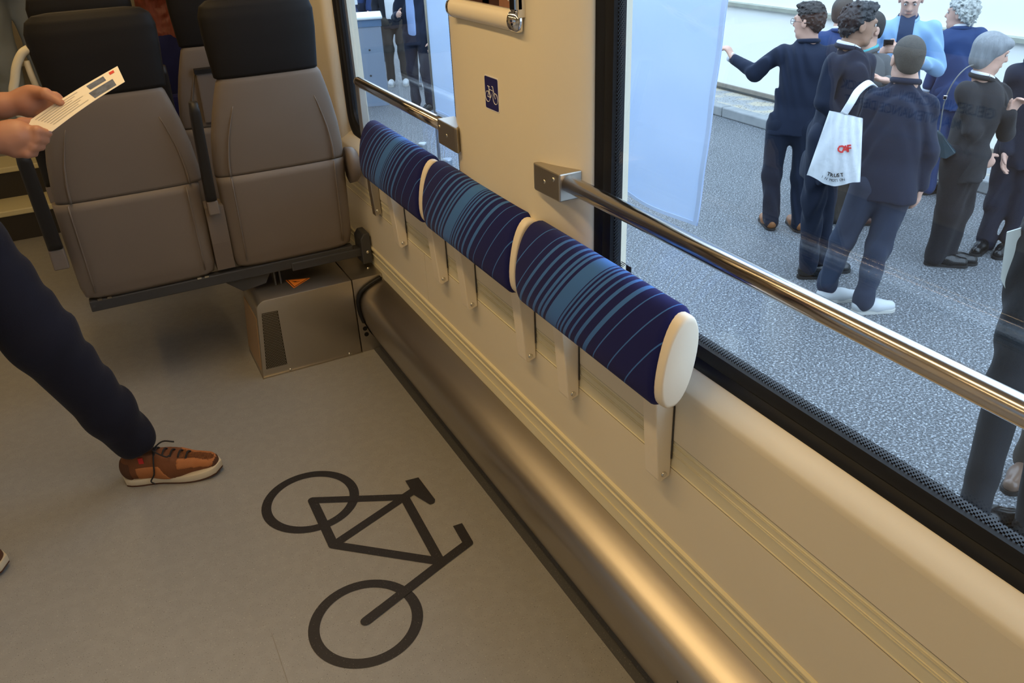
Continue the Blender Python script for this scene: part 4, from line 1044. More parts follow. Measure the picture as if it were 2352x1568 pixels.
# ---- man in pale blue jacket looking at his phone
g, n, fw, J, p, st = standing(2093, -2, 1.82, 180, '', {})
J['el'] = p(-0.27,0.02,1.13); J['er'] = p(0.27,0.02,1.13); J['wl'] = p(0.0,0.28,1.27); J['wr'] = p(0.15,0.28,1.27)
person('man in a pale blue jacket looking down at his phone', g, fw, J, dict(h=1.82, face=unit(fw+V(0,0,-0.45)), up=unit(V(0,0,1)+fw*0.4), hair='short', hairm=H_BRN, jm=C_LTBL, tm=cloth('slate_trousers', (0.05,0.075,0.10)), sm=L_BRN, shirt=C_DSH, wide=0.055, brow=H_BRN, handl=dict(d=unit(fw*0.5+V(0,0,0.35)-V(fw[1],-fw[0],0)*-0.3), curl=0.7), handr=dict(d=unit(fw*0.5+V(0,0,0.35)+V(fw[1],-fw[0],0)*-0.3), curl=0.7), seed=5))
ph = p(0.10, 0.39, 1.365)
phn = empty('mobile_phone', ph, 'black mobile phone held by the man in the pale blue jacket', 'phone')
G().obox(ph, V(fw[1],-fw[0],0), unit(V(0,0,1)*0.45+fw*0.9), unit(V(0,0,0.9)-fw*0.45), 0.036, 0.072, 0.0045).build('phone_body', M_BLKPL, phn, bevel=0.003)
# ---- silver-haired man in a blue suit
g, n, P = fig((2142, 446)); fw = rot(n, 28)
J = dict(hd=P(2208,32), nk=P(2205,68), sl=P(2170,84), sr=P(2250,78), el=P(2150,150), wl=P(2133,196), er=P(2262,150), wr=P(2262,210), hl=P(2165,215), hr=P(2215,218), kl=P(2146,330), kr=P(2190,330), al=P(2132,428), ar=P(2180,428))
person('man with silver curly hair in a blue suit, looking left', g, fw, J, dict(h=1.76, face=unit(rot(n, 72)), hair='curly', hairm=H_WHT, curl=0.018, cfreq=150, jm=C_BLUE, tm=C_BLUE, sm=L_BLK, shirt=C_WSH, cuffl=C_WSH, brow=H_WHT, toe=rot(n, -40), seed=6))
# ---- man with the tote bag, seen from behind
g, n, P = fig((1950, 705)); fw = rot(n, -14)
J = dict(hd=P(2084,136), nk=P(2080,190), sl=P(2010,222), sr=P(2128,238), el=P(1985,330,0.02), wl=P(2000,410,0.16), er=P(2136,345,-0.02), wr=P(2116,425,0.02),
         hl=P(1992,425), hr=P(2062,428), kl=P(1934,552,0.02), kr=P(2018,568,-0.02), al=P(1902,652,0.04), ar=P(1982,690,-0.06), hem=P(2030,448))
tote_man = person('man seen from behind in a dark suit and white sneakers, carrying the tote bag', g, fw, J, dict(h=1.74, face=unit(rot(n, 18)), hair='short', hairm=H_BRN, jm=C_NAVY, tm=cloth('slate_blue_trousers', (0.03,0.04,0.068)), sm=L_WHT, solem=M_SOLEW, toe=rot(n, -62), seed=7, w=1.06, features=True))
# tote bag
tb = empty('tote_bag', P(1920, 425, -0.16), 'white cotton tote bag with red logo hanging from a shoulder', 'tote bag')
M_TOTE = pm('white_cotton', (0.72, 0.74, 0.76), 0.9, var=0.05, vscale=30, bump=0.25, bscale=40)
C4 = [P(1905,254,-0.16), P(1982,272,-0.20), P(1976,418,-0.24), P(1853,402,-0.16)]
bul = unit(-n + V(0,0,0.1))
def tote_pt(u, w, side):
    a = (C4[0]*(1-u)+C4[1]*u)*(1-w) + (C4[3]*(1-u)+C4[2]*u)*w
    sag = V(0,0,-0.045)*w*math.sin(math.pi*u)**2
    t = 0.035*(math.sin(math.pi*u)**0.7)*(0.35+0.65*math.sin(math.pi*min(1,w*0.9+0.1)))*(1 if side else -1)
    wr_ = 0.007*math.sin(14*u+6*w+side)*math.sin(3*w+5*u)+0.004*math.sin(31*u-9*w)
    return a + sag + bul*(t + (wr_ if 0 < u < 1 else 0))
NN = 22; g3 = G()
for side in (0, 1):
    vs = [tote_pt(i/NN, j/NN, side) for j in range(NN+1) for i in range(NN+1)]
    fs = [(j*(NN+1)+i, j*(NN+1)+i+1, (j+1)*(NN+1)+i+1, (j+1)*(NN+1)+i) for j in range(NN) for i in range(NN)]
    g3.add(vs, fs if not side else [f[::-1] for f in fs])
o = g3.build('bag_body', M_TOTE, tb, smooth=True)
bm = bmesh.new(); bm.from_mesh(o.data); bmesh.ops.remove_doubles(bm, verts=bm.verts, dist=0.0008); bmesh.ops.recalc_face_normals(bm, faces=bm.faces); bm.to_mesh(o.data); bm.free()
for off in (-0.20, -0.15):
    pts = curve([P(1938,262,off+0.03), P(1955,235,off+0.03), P(1972,208,off+0.08), P(1998,190,0.0), P(2014,200,0.10)], 6)
    g4 = G(); g4.tube(pts, 0.0045, 10, ell=5.0); g4.build('strap', M_TOTE, tb, smooth=True)
ux = unit(C4[1]-C4[0]); 
fr = lambda u, w: tote_pt(u, w, 1) + bul*0.010
tx = unit(fr(0.7,0.5)-fr(0.4,0.5)); ty = unit(np.cross(bul, tx)); ty = ty if ty[2] > 0 else -ty
M_RED = pm('red_print', (0.65, 0.03, 0.03), 0.6)
def print_line(nm, txt, size, u0, du, w, m, bold):
    for i, ch in enumerate(txt):
        if ch == ' ': continue
        u = u0 + du*i; a, b_ = fr(u, w), fr(u+du*0.9, w); xx = unit(b_-a); yy = unit(fr(u, w-0.05)-fr(u, w)); yy = unit(yy - xx*np.dot(xx, yy))
        text_mesh(nm, ch, size, a, xx, yy, m, tb, bold=bold)
print_line('logo_letter', 'CAF', 0.058, 0.46, 0.115, 0.50, M_RED, 0.002)
print_line('slogan_letter', 'TRUST', 0.031, 0.36, 0.070, 0.86, M_BLKPL, 0.0008)
print_line('slogan_letter', 'IN MOTION', 0.024, 0.28, 0.050, 0.93, M_BLKPL, 0.0)
# ---- woman with grey bob
g, n, P = fig((2166, 607)); fw = rot(n, -60)
J = dict(hd=P(2274,122), nk=P(2256,180), sl=P(2298,212,0.14), sr=P(2222,205,-0.10), er=P(2236,300,-0.14), wr=P(2262,352,-0.05), el=P(2312,305,0.10), wl=P(2318,262,-0.06),
         hl=P(2232,360,0.06), hr=P(2200,362,-0.06), kl=P(2202,482,0.06), kr=P(2178,482,-0.04), al=P(2172,576,0.04), ar=P(2148,588,-0.03), hem=P(2214,400))
person('woman with a grey bob in a dark coat, in profile facing right', g, fw, J, dict(h=1.66, face=unit(rot(n, -74)+V(0,0,-0.22)), up=unit(V(0,0,1)+rot(n,-74)*0.2), hair='bob', hairm=H_GRY, ears=False, jm=C_CHAR, top='coat', tm=C_BLACK, sm=L_BLK, brow=H_GRY, shirt=C_WSH, vneck=0.10, toe=rot(n, -78), handr=dict(curl=1.2), handl=dict(d=unit(fw*0.4+V(0,0,0.8)-n*0.2), curl=1.0, s=0.9), seed=8, hs=1.03, tw=1.12))
hb = empty('handbag', P(2172, 368, -0.2), 'dark teal shoulder bag on the grey-haired woman, with a silver buckle', 'handbag')
M_TEALB = pm('dark_teal_leather', (0.03, 0.055, 0.07), 0.45)
q = [P(2152,300,-0.16), P(2164,312,-0.18), P(2196,352,-0.18), P(2172,366,-0.18), P(2152,360,-0.16)]
dv = n*0.05
g5 = G().add(q + [p_+dv for p_ in q], [(0,1,2,3,4),(9,8,7,6,5)]+[(i,i+5,(i+1)%5+5,(i+1)%5) for i in range(5)]); g5.build('bag_body', M_TEALB, hb, bevel=0.008)
G().tube(curve([P(2158,302,-0.16), P(2170,232,-0.16), P(2196,180,-0.17), P(2232,150,-0.10), P(2262,165,0.08), P(2296,230,0.02), P(2302,250,-0.04)], 6), 0.0042, 8).build('strap', pm('pale_strap', (0.16,0.16,0.15), 0.5), hb, smooth=True)
G().obox(P(2171,224,-0.17), V(0,0,1), V(*n)*1.0, np.cross(V(0,0,1), n), 0.014, 0.006, 0.012).build('buckle', M_CHROME, hb, bevel=0.003)
# ---- dark suit at the right edge
g, n, P = fig((2282, 572)); fw = rot(n, 160)
J = dict(hd=P(2392,90), nk=P(2384,140), sl=P(2438,175), sr=P(2332,165), er=P(2318,260), wr=P(2316,250,-0.22), el=P(2440,260), wl=P(2420,330), hl=P(2380,340), hr=P(2318,345), kl=P(2345,455), kr=P(2290,462), al=P(2320,545), ar=P(2264,560), hem=P(2345,372))
J['er'] = P(2322,275); J['wr'] = P(2310,345,-0.1)
person('person in a dark suit cut by the right edge, black lace-up shoes', g, fw, J, dict(h=1.78, hair='short', hairm=H_DK, jm=C_NAVY2, tm=C_NAVY2, sm=L_BLK, toe=rot(n, 165), seed=9))
# ---- close figure at the right edge with papers
g, n, P = fig((2290, 1215)); fw = rot(n, -40)
J = dict(hd=P(2580,40), nk=P(2560,140), sl=P(2450,220), sr=P(2660,230), el=P(2400,420,-0.05), wl=P(2385,520,-0.12), er=P(2690,440), wr=P(2650,580), hl=P(2392,560), hr=P(2500,580), kl=P(2318,880,-0.03), kr=P(2420,950,0.05), al=P(2238,1165,-0.04), ar=P(2362,1210,0.02), hem=P(2440,640))
person('person in dark clothes close to the train, cut by the right edge', g, fw, J, dict(h=1.78, hair='short', hairm=H_DK, jm=C_BLACK, top='coat', tm=cloth('dark_slate_trousers', (0.012,0.015,0.02)), sm=L_BLK, seed=10, toe=rot(n, -50), tw=1.0))
pp = empty('paper_folder', P(2325, 690, -0.2), 'pale paper folder carried at the right edge of the window', 'folder')
q = [P(2316,532,-0.22), P(2334,530,-0.12), P(2326,680,-0.12), P(2306,690,-0.22), P(2292,640,-0.24)]
q = [P(2312,534,-0.05), P(2345,524,-0.05), P(2345,690,-0.05), P(2322,688,-0.05), P(2298,640,-0.05)]
dv = n*0.012
G().add(q + [p_+dv for p_ in q], [(0,1,2,3,4),(9,8,7,6,5)]+[(i,i+5,(i+1)%5+5,(i+1)%5) for i in range(5)]).build('folder_sheet', pm('pale_card', (0.55,0.58,0.56), 0.7), pp)
# ---- person behind, only a brown slip-on shoe shows
g = atz(2330, 1120, GZ); n = away(g); fw = rot(n, 170)
J, p = std_joints(g + n*0.10 + rot(n,-90)*0.12, fw, 1.72)
person('person half hidden at the right edge, one brown shoe with pale instep', g, fw, J, dict(h=1.72, hair='short', hairm=H_BRN, jm=C_CHAR, tm=C_BROWN, sm=pm('bronze_leather', (0.16,0.10,0.07), 0.3), seed=11))

# ---- people behind the kiosk, seen through the far window
def far_person(foot, fdeg, h, label, st, arms=None):
    g = atz(foot[0], foot[1], GZ); n = away(g); fw = rot(n, fdeg); J, p = std_joints(g, fw, h)
    if arms: arms(J, p)
    return person(label, g, fw, J, dict(st, h=h), vox=0.0115)
far_person((917, 194), 175, 1.78, 'man in a white T-shirt, dark jacket and brown trousers beyond the far window', dict(hair='short', hairm=H_DK, jm=cloth('black_open_jacket', (0.02,0.022,0.03)), tm=C_BROWN, sm=L_WHT, solem=M_SOLEW, shirt=cloth('white_t_shirt', (0.8,0.82,0.84)), wide=0.085, seed=12))
def armsN(J, p): J['er'] = p(0.27,0.02,1.14); J['wr'] = p(0.10,0.25,1.20)
far_person((972, 250), 150, 1.80, 'man in a navy suit and light blue shirt beside the white flag', dict(hair='short', hairm=H_BRN, jm=C_NAVY, tm=C_NAVY2, sm=L_BLK, shirt=C_LSH, wide=0.06, seed=13), armsN)
far_person((832, 150), 160, 1.78, 'man in a blue suit standing behind the grey kiosk', dict(hair='short', hairm=H_DK, jm=C_BLUE, tm=C_NAVY, sm=L_BLK, shirt=C_WSH, seed=14), armsN)
def armsO(J, p): J['el'] = p(-0.27,0.02,1.14); J['wl'] = p(-0.16,0.26,1.10)
far_person((868, 140), 200, 1.76, 'man in a dark suit between the kiosk and the white T-shirt', dict(hair='short', hairm=H_DK, jm=C_NAVY, tm=C_NAVY, sm=L_BLK, shirt=C_WSH, seed=15), armsO)

# ---- kiosk, flags, bollards, sign boards
M_KIO = pm('blue_grey_cabinet', (0.23, 0.29, 0.38), 0.5, var=0.03); M_KTOP = pm('white_counter_top', (0.80, 0.84, 0.86), 0.4)
kg, kn, KP = fig((850, 245))
ki = empty('info_kiosk', kg, 'blue-grey kiosk with a white counter top beyond the far window', 'kiosk')
krt = V(kn[1], -kn[0], 0)
def kbox(name, mat, x0, x1, y0, y1, z0, z1, taper=0.0, par=ki, **k):
    vs = [kg + krt*(x + (taper*(z1-z0) if (z and x == x0) else 0)) + kn*y + V(0,0,(z1 if z else z0)-GZ+0.0) for z in (0,1) for x, y in ((x0,y0),(x1,y0),(x1,y1),(x0,y1))]
    return G().add(vs, [(0,3,2,1),(4,5,6,7),(0,1,5,4),(1,2,6,5),(2,3,7,6),(3,0,4,7)]).build(name, mat, par, **k)
zt = KP(840, 62)[2]; k0 = (KP(786,240)-kg) @ krt; k1 = (KP(893,225)-kg) @ krt
kbox('cabinet', M_KIO, k0-0.02, k1, 0.0, 0.5, GZ+0.001, zt, taper=0.02)
kbox('cabinet_rim', pm('darker_cabinet_rim', (0.12,0.2,0.33), 0.5), k0-0.05, k1+0.01, -0.01, 0.52, zt, zt+0.09)
kbox('counter_top', M_KTOP, k0-0.08, k1+0.03, -0.04, 0.56, zt+0.09, zt+0.13, bevel=0.015)
for px, py in ((849,115),(852,174)): G().disc_screw(KP(px, py, -0.002), -kn, 0.014, 0.006).build('bolt', M_DKMET, ki)
M_FLAG = pm('white_flag_cloth', (0.72, 0.80, 0.92), 0.8, var=0.02)
_n = M_FLAG.node_tree.nodes; _l = M_FLAG.node_tree.links; _t = _n.new('ShaderNodeBsdfTranslucent'); _t.inputs[0].default_value = (0.66, 0.78, 0.95, 1); _mx = _n.new('ShaderNodeMixShader'); _mx.inputs[0].default_value = 0.55
_l.new(_n['Principled BSDF'].outputs[0], _mx.inputs[1]); _l.new(_t.outputs[0], _mx.inputs[2]); _l.new(_mx.outputs[0], _n['Material Output'].inputs[0])
M_HEM = pm('flag_hem', (0.50, 0.62, 0.88), 0.8)
def flag(label, BL, BR, TR, TL, pole_side, seed, depth=0.03):
    r = empty('banner_flag', (BL[0], BL[1], GZ), label, 'banner', 'white banners outside')
    def pt(u, w): 
        a = (BL*(1-u)+BR*u)*(1-w) + (TL*(1-u)+TR*u)*w
        f_ = depth*(math.sin(5.0*u+1.6*w+seed)*0.6 + 0.5*math.sin(9*(u*0.8+w*0.55)+seed*2))*(0.35+0.65*(1-w)) + 0.006*math.sin(40*w+3*u)*math.sin(6*u)
        return a + V(1,0,0)*f_
    def sheet(nm, u0, u1, w0, w1, m, nu, nw, off=0.0, t=0.0025):
        vs = []
        for s_ in (0, 1):
            for j in range(nw+1):
                for i in range(nu+1): vs.append(pt(u0+(u1-u0)*i/nu, w0+(w1-w0)*j/nw) + V(off + (t if s_ else 0), 0, 0))
        S_ = (nu+1)*(nw+1); I = lambda i, j, s_: s_*S_ + j*(nu+1) + i; fs = []
        for j in range(nw):
            for i in range(nu): fs += [(I(i,j,0),I(i,j+1,0),I(i+1,j+1,0),I(i+1,j,0)), (I(i,j,1),I(i+1,j,1),I(i+1,j+1,1),I(i,j+1,1))]
        for i in range(nu): fs += [(I(i,0,0),I(i+1,0,0),I(i+1,0,1),I(i,0,1)), (I(i,nw,1),I(i+1,nw,1),I(i+1,nw,0),I(i,nw,0))]
        for j in range(nw): fs += [(I(0,j,1),I(0,j+1,1),I(0,j+1,0),I(0,j,0)), (I(nu,j,0),I(nu,j+1,0),I(nu,j+1,1),I(nu,j,1))]
        o = G().add(vs, fs).build(nm, m, r, smooth=False); return autosmooth(o, 60)
    sheet('cloth', 0, 1, 0, 1, M_FLAG, 34, 60)
    sheet('side_hem', 0.97, 1.0, 0, 1, M_HEM, 2, 60, -0.003, 0.008); sheet('bottom_hem', 0, 1.0, 0, 0.008, M_HEM, 34, 2, -0.003, 0.008)
    pb, ptop = (BL, TL) if pole_side == 'l' else (BR, TR)
    G().tube([V(pb[0], pb[1], GZ+0.03), V(ptop[0], ptop[1], ptop[2]+0.05)], 0.014, 12).build('pole', M_STEELBOX, r, smooth=True)
    G().tube([V(TL[0], TL[1], TL[2]+0.02), V(TR[0], TR[1], TR[2]+0.02)], 0.010, 10).build('crossbar', M_STEELBOX, r, smooth=True)
    G().tube([V(pb[0], pb[1], GZ+0.001), V(pb[0], pb[1], GZ+0.03), V(pb[0], pb[1], GZ+0.045)], [0.20,0.20,0.03], 24).build('base', M_DKMET, r)
    return r
XF = 2.3
BR = atx(1600, 519, XF); a = atx(1676, 0, XF); TR = BR + (a-BR)*(2.3-BR[2])/(a[2]-BR[2]); BL = V(XF, BR[1]+0.86, BR[2]-0.02); TL = V(XF, TR[1]+0.86, 2.3)
flag('large white banner hanging beside the left edge of the big window', BL, BR, TR, TL, 'l', 0.4)
XF = 2.6
BR = atx(1062, 300, XF); BR[2] = atx(1040, 275, XF)[2]; a = atx(1052, 0, XF); BL = atx(1001, 262, XF); BL[2] = BR[2]; c = atx(984, 0, XF)
TR = V(XF, BR[1]-0.02, 2.4); TL = V(XF, BL[1]+0.03, 2.4)
flag('narrow white banner seen at the right side of the far window', BL, BR, TR, TL, 'l', 2.1, 0.02)
M_BOLL = pm('galvanised_bollard', (0.42, 0.46, 0.50), 0.4, 0.7)
for i, (px, py) in enumerate(((970, 328), (1028, 364))):
    c = atz(px, py, -0.20)
    b = empty('bollard', (c[0], c[1], GZ), ['farther steel bollard showing above the far leaning pad', 'nearer steel bollard showing above the far leaning pad, beside the post'][i], 'bollard', 'steel bollards')
    G().tube([V(c[0],c[1],GZ), V(c[0],c[1],-0.21), V(c[0],c[1],-0.20)], [0.036,0.036,0.032], 20).build('post', M_BOLL, b, smooth=False)
    G().tube([V(c[0]-0.045,c[1]+0.02,GZ), V(c[0]-0.045,c[1]+0.02,-0.27)], 0.018, 12).build('side_lug', M_BOLL, b)
    G().tube([V(c[0]+0.045,c[1]-0.02,GZ), V(c[0]+0.045,c[1]-0.02,-0.30)], 0.014, 12).build('side_lug', M_BOLL, b)
bg_, bn, BP = fig((966, 205))
sb = empty('leaning_board', bg_, 'grey board leaning beside the white flag beyond the far window', 'board')
q = [BP(963,190), BP(990,190), BP(990,118), BP(974,118)]; dv = bn*0.04
G().add(q + [p_+dv for p_ in q], [(0,1,2,3),(7,6,5,4)]+[(i,i+4,(i+1)%4+4,(i+1)%4) for i in range(4)]).build('board', pm('grey_board', (0.16,0.20,0.25), 0.6), sb)
G().obox(BP(966,192,0.1), V(0,0,1), bn, np.cross(V(0,0,1), bn), 0.02, 0.15, 0.02).build('foot', M_DKMET, sb)
tg, tn, TP = fig((790, 215))
tsg = empty('sign_post', tg, 'pale sign post at the left edge of the far window', 'sign post')
G().tube([tg, TP(783,-60)], 0.035, 14).build('post', pm('cream_post', (0.55,0.5,0.42), 0.6), tsg, smooth=True)
q0 = TP(795,6); G().obox(q0, V(tn[1],-tn[0],0), V(0,0,1), tn, 0.16, 0.035, 0.02).build('sign_plate', M_KTOP, tsg, bevel=0.004)
# ------------------------------------------------------------------ people inside the train
# walking man at the left edge: built in full, only leg, shoes and hands fall inside the frame
C_JNS = cloth('dark_indigo_denim', (0.008, 0.009, 0.020), 0.9, 0.15)
M_SUEDE = pm('brown_suede', (0.16, 0.055, 0.018), 0.85, var=0.2, vscale=40, bump=0.15, bscale=400); M_TANU = pm('tan_suede', (0.40, 0.145, 0.045), 0.8, var=0.15, vscale=40, bump=0.15, bscale=400)
M_DKSUE = pm('dark_brown_suede', (0.085, 0.032, 0.014), 0.85, bump=0.15, bscale=400); M_LACE = pm('dark_laces', (0.02, 0.018, 0.02), 0.9); M_SOLEC = pm('cream_rubber', (0.62, 0.54, 0.40), 0.7)
wk = empty('person', (-0.45, 2.3, 0.0), 'person in dark jeans and brown sneakers stepping in from the left with a leaflet', 'person')
FW = unit(V(1, -0.28, 0)); RT = V(FW[1], -FW[0], 0)
AN = V(-0.118, 2.355, 0.118); KN = aty(92, 775, 2.31); HP = V(-0.40, 2.33, 0.93)
AN2 = V(-0.72, 2.16, 0.115); KN2 = V(-0.56, 2.17, 0.50); HP2 = V(-0.42, 2.16, 0.93)
t = SDF()
for h_, k_, a_ in ((HP,KN,AN),(HP2,KN2,AN2)):
    t.cone(h_, k_, 0.108, 0.088, 0.04); t.cone(k_, k_*0.35+a_*0.65, 0.086, 0.070, 0.03); t.cone(k_*0.35+a_*0.65, a_ + V(-0.012,0,0.035), 0.070, 0.058, 0.03)
    ax_ = unit(a_-k_)
    for q_, rr in ((0.10,0.064),(0.065,0.063),(0.03,0.061)): t.cone(a_ - ax_*q_ + V(-0.008,0.002,0.02), a_ - ax_*(q_-0.008) + V(-0.008,0,0.02), rr, rr, 0.008)
    t.cut(a_ + ax_*0.004 + V(0,0,0.012), unit(ax_ + V(0,0,-0.5)))
t.cone((-0.41,2.25,0.95), (-0.41,2.25,1.05), 0.15, 0.15, 0.05, (FW, 0.8))
sdf_obj('jeans', t, 0.0065, C_JNS, wk, fold=0.0038, ffreq=(11, 34), seed=3)
# shirt, head, arms
b = SDF(); hd_ = V(-0.40, 2.24, 1.66); R = head_frame(unit(FW+V(0,0,-0.25)), unit(V(0,0,1)+FW*0.2)); add_head(b, hd_, R, 1.08)
nk_ = V(-0.43, 2.25, 1.50); b.cone(hd_-R[2]*0.06, nk_, 0.055, 0.06, 0.03); b.cone(nk_, (-0.43,2.25,1.0), 0.08, 0.12, 0.05, (FW, 0.6))
SL, SR = V(-0.40,2.42,1.44), V(-0.50,2.06,1.44)
EL, ER = V(-0.42,2.50,1.16), V(-0.48,2.04,1.14)
WL = aty(2, 243, 2.33); WR = aty(-22, 318, 2.22)
for s_, e_, w_ in ((SL,EL,WL),(SR,ER,WR)):
    b.cone(nk_-V(0,0,0.06), s_, 0.07, 0.05, 0.04); b.cone(s_, e_, 0.044, 0.040, 0.03); b.cone(e_, w_, 0.040, 0.029, 0.02)
# leaflet plane
LA, LB, LC, LD = aty(50,292,2.235), aty(268,153,2.235), aty(287,188,2.175), aty(118,302,2.175)
LA = aty(52,288,2.27); LB = aty(270,152,2.27); LC = aty(287,188,2.20); LD = aty(120,302,2.20)
lx = unit(LB-LA); ln_ = unit(np.cross(lx, LD-LA)); 
# far hand: palm up under the sheet, thumb on top; near hand grips the lower corner
def fingers(b, base, dirs, lens, rads):
    for p0, chain in base:
        p = np.asarray(p0, float)
        for (d, l, r0, r1) in chain:
            e = p + unit(d)*l; b.cone(p, e, r0, r1, 0.009); p = e
# far (left) hand
pc = aty(62, 232, 2.325)
b.cone(WL, pc, 0.030, 0.036, 0.02, (V(0,0.5,1), 0.75)); 
for px0, py0, px1, py1, px2, py2, r0 in ((100,212,128,222,152,238,0.0105),(95,228,122,240,146,250,0.0105),(88,242,112,254,134,262,0.0100),(78,254,98,264,116,270,0.0092)):
    a0 = aty(px0-12,py0,2.325); a1 = aty(px1,py1,2.315); a2 = aty(px2,py2,2.30)
    b.cone(pc, a0, 0.022, 0.013, 0.02); b.cone(a0, a1, r0+0.0015, r0, 0.008); b.cone(a1, a2, r0, r0*0.8, 0.008)
b.cone(aty(70,212,2.31), aty(105,215,2.27), 0.017, 0.0125, 0.014); b.cone(aty(105,215,2.27), aty(140,236,2.252), 0.0125, 0.009, 0.008)
# near (right) hand
pc2 = aty(28, 316, 2.22)
b.cone(WR, pc2, 0.031, 0.038, 0.02, (V(0,1,0.4), 0.8)); b.cone(pc2, aty(45,312,2.215), 0.036, 0.030, 0.02)
for px0, py0, px1, py1, px2, py2 in ((50,300,85,300,112,306),(50,316,84,318,106,322),(46,332,76,336,96,338),(38,346,62,352,80,352)):
    a0 = aty(px0,py0,2.215); a1 = aty(px1,py1,2.20); a2 = aty(px2,py2,2.215)
    b.cone(pc2, a0, 0.022, 0.0145, 0.016); b.cone(a0, a1, 0.0122, 0.011, 0.008); b.cone(a1, a2, 0.011, 0.0088, 0.008)
b.cone(aty(30,290,2.24), aty(52,282,2.268), 0.015, 0.012, 0.014); b.cone(aty(52,282,2.268), aty(80,278,2.282), 0.012, 0.009, 0.008)
M_HANDSK = pm('warm_skin', (0.40, 0.19, 0.12), 0.5, var=0.08, vscale=20)
wb_ = sdf_obj('body', b, 0.0055, M_HANDSK, wk); add_face(wb_, hd_, R, 1.08, H_DK)
sdf_obj('hair', hair_sdf(hd_, R, 'short', 1.08), 0.009, H_DK, wk)
j = SDF(); j.cone((-0.41,2.25,0.94), (-0.42,2.25,1.20), 0.165, 0.165, 0.05, (FW, 0.68)); j.cone((-0.42,2.25,1.20), (-0.44,2.25,1.38), 0.17, 0.18, 0.05, (FW, 0.66)); j.cone(SL-V(0,0,0.02), SR-V(0,0,0.02), 0.07, 0.07, 0.05)
for s_, e_ in ((SL,EL),(SR,ER)): j.cone(s_, s_*0.35+e_*0.65, 0.064, 0.060, 0.04)
sdf_obj('t_shirt', j, 0.011, cloth('dark_t_shirt', (0.03,0.03,0.04)), wk, fold=0.004)
def sneaker(par, an, td, heel_lift=0.0, detail=True):
    """low runner: suede upper, tan quarter and toe panels, laces, cream sole"""
    td = unit(V(td[0], td[1], 0)); nn = V(-td[1], td[0], 0); up = V(0,0,1); b0 = V(an[0], an[1], 0) - td*0.065
    Q = lambda x, y, z: b0 + td*x + nn*y + up*(z + heel_lift*max(0, 1-x/0.2))
    def upper(grow=0.0):
        s = SDF(); g_ = grow
        s.cone(Q(0.030,0,0.050), Q(0.150,0,0.047), 0.0385+g_, 0.041+g_, 0.03); s.cone(Q(0.14,0.002,0.042), Q(0.242,0.004,0.036), 0.046+g_, 0.034+g_, 0.03)
        s.cone(Q(0.035,0,0.070), Q(0.050,0,0.098), 0.037+g_, 0.036+g_, 0.02); s.cone(Q(0.085,0,0.080), Q(0.17,0,0.060), 0.026+g_, 0.022+g_, 0.03)
        s.cut(Q(0.1,0,0.021), -up); s.cut(Q(0.05,0,0.114), unit(V(*(td*0.28))+up)); return s
    sh = sdf_obj('shoe', upper(), 0.0045, M_SUEDE, par)
    # panels hug the upper: slightly inflated copies trimmed by planes
    s = upper(0.0016); s.cut(Q(0.165,0,0.04), -td); s.cut(Q(0.2,0,0.047), unit(-up-td*0.15)); sdf_obj('toe_panel', s, 0.0045, M_TANU, sh)
    s = upper(0.0030); s.cut(Q(0.262,0,0.04), unit(-td + up*0.3)); sdf_obj('toe_cap', s, 0.0045, M_DKSUE, sh)
    s = upper(0.0014); s.cut(Q(0.045,0,0.05), -td); s.cut(Q(0.128,0,0.05), unit(td+up*0.6)); s.cut(Q(0.1,0,0.070), up); sdf_obj('side_panel', s, 0.0045, M_TANU, sh)
    s = upper(0.0026); s.cut(Q(0.03,0,0.05), td); s.cut(Q(0,0,0.085), up); sdf_obj('heel_counter', s, 0.0045, M_DKSUE, sh)
    # sole as lofted outline with a pale foxing
    def outline(z, gx=0.0):
        pts = []
        W = lambda x: 0.0385 + 0.0085*math.exp(-((x-0.19)/0.06)**2) - 0.004*math.exp(-((x-0.1)/0.04)**2)
        xs = np.linspace(0, 1, 20)
        for x in xs: X = -0.012 + 0.300*x; pts.append((X, -W(X)*math.sqrt(max(0.0, 1-(2*x-1)**8))-gx*0.5))
        for x in xs[::-1]: X = -0.012 + 0.300*x; pts.append((X, W(X)*math.sqrt(max(0.0, 1-(2*x-1)**8))+gx*0.5))
        return [Q(X, y_, z + 0.016*max(0, (X-0.20)/0.09)**2) for X, y_ in pts]
    g = G(); g.loft([outline(0.006), outline(0.010, 0.003), outline(0.022, 0.003), outline(0.026)]); autosmooth(g.build('midsole', M_SOLEC, sh), 50)
    g = G(); g.loft([outline(0.001), outline(0.0062)]); g.build('outsole', M_DKSUE, sh)
    if detail:
        for k in range(5):
            x = 0.105 + 0.022*k; z = 0.1045 - 0.0062*k
            G().tube(curve([Q(x-0.004,-0.026,z-0.017), Q(x,-0.012,z+0.001), Q(x+0.003,0.010,z+0.001), Q(x+0.006,0.026,z-0.017)], 4), 0.0028, 6).build('lace', M_LACE, sh, smooth=True)
        G().tube(curve([Q(0.098,0.0,0.108), Q(0.11,-0.03,0.118), Q(0.145,-0.045,0.105), Q(0.15,-0.03,0.098)], 6), 0.0024, 6).build('lace', M_LACE, sh, smooth=True)
        G().tube(curve([Q(0.098,0.0,0.108), Q(0.105,-0.045,0.085), Q(0.100,-0.052,0.05), Q(0.085,-0.050,0.025), Q(0.095,-0.052,0.015)], 6), 0.0024, 6).build('lace', M_LACE, sh, smooth=True)
        G().tube(curve([Q(0.098,0.0,0.108), Q(0.12,0.03,0.112), Q(0.15,0.04,0.100)], 6), 0.0024, 6).build('lace', M_LACE, sh, smooth=True)
        G().obox(Q(0.068,-0.037,0.094), td, up, nn, 0.007, 0.010, 0.0015).build('red_tab', pm('red_tab', (0.5,0.02,0.02), 0.6), sh)
    return sh
sneaker(wk, AN, (1, -0.36))
sneaker(wk, AN2, (1, -0.10), 0.0, False)
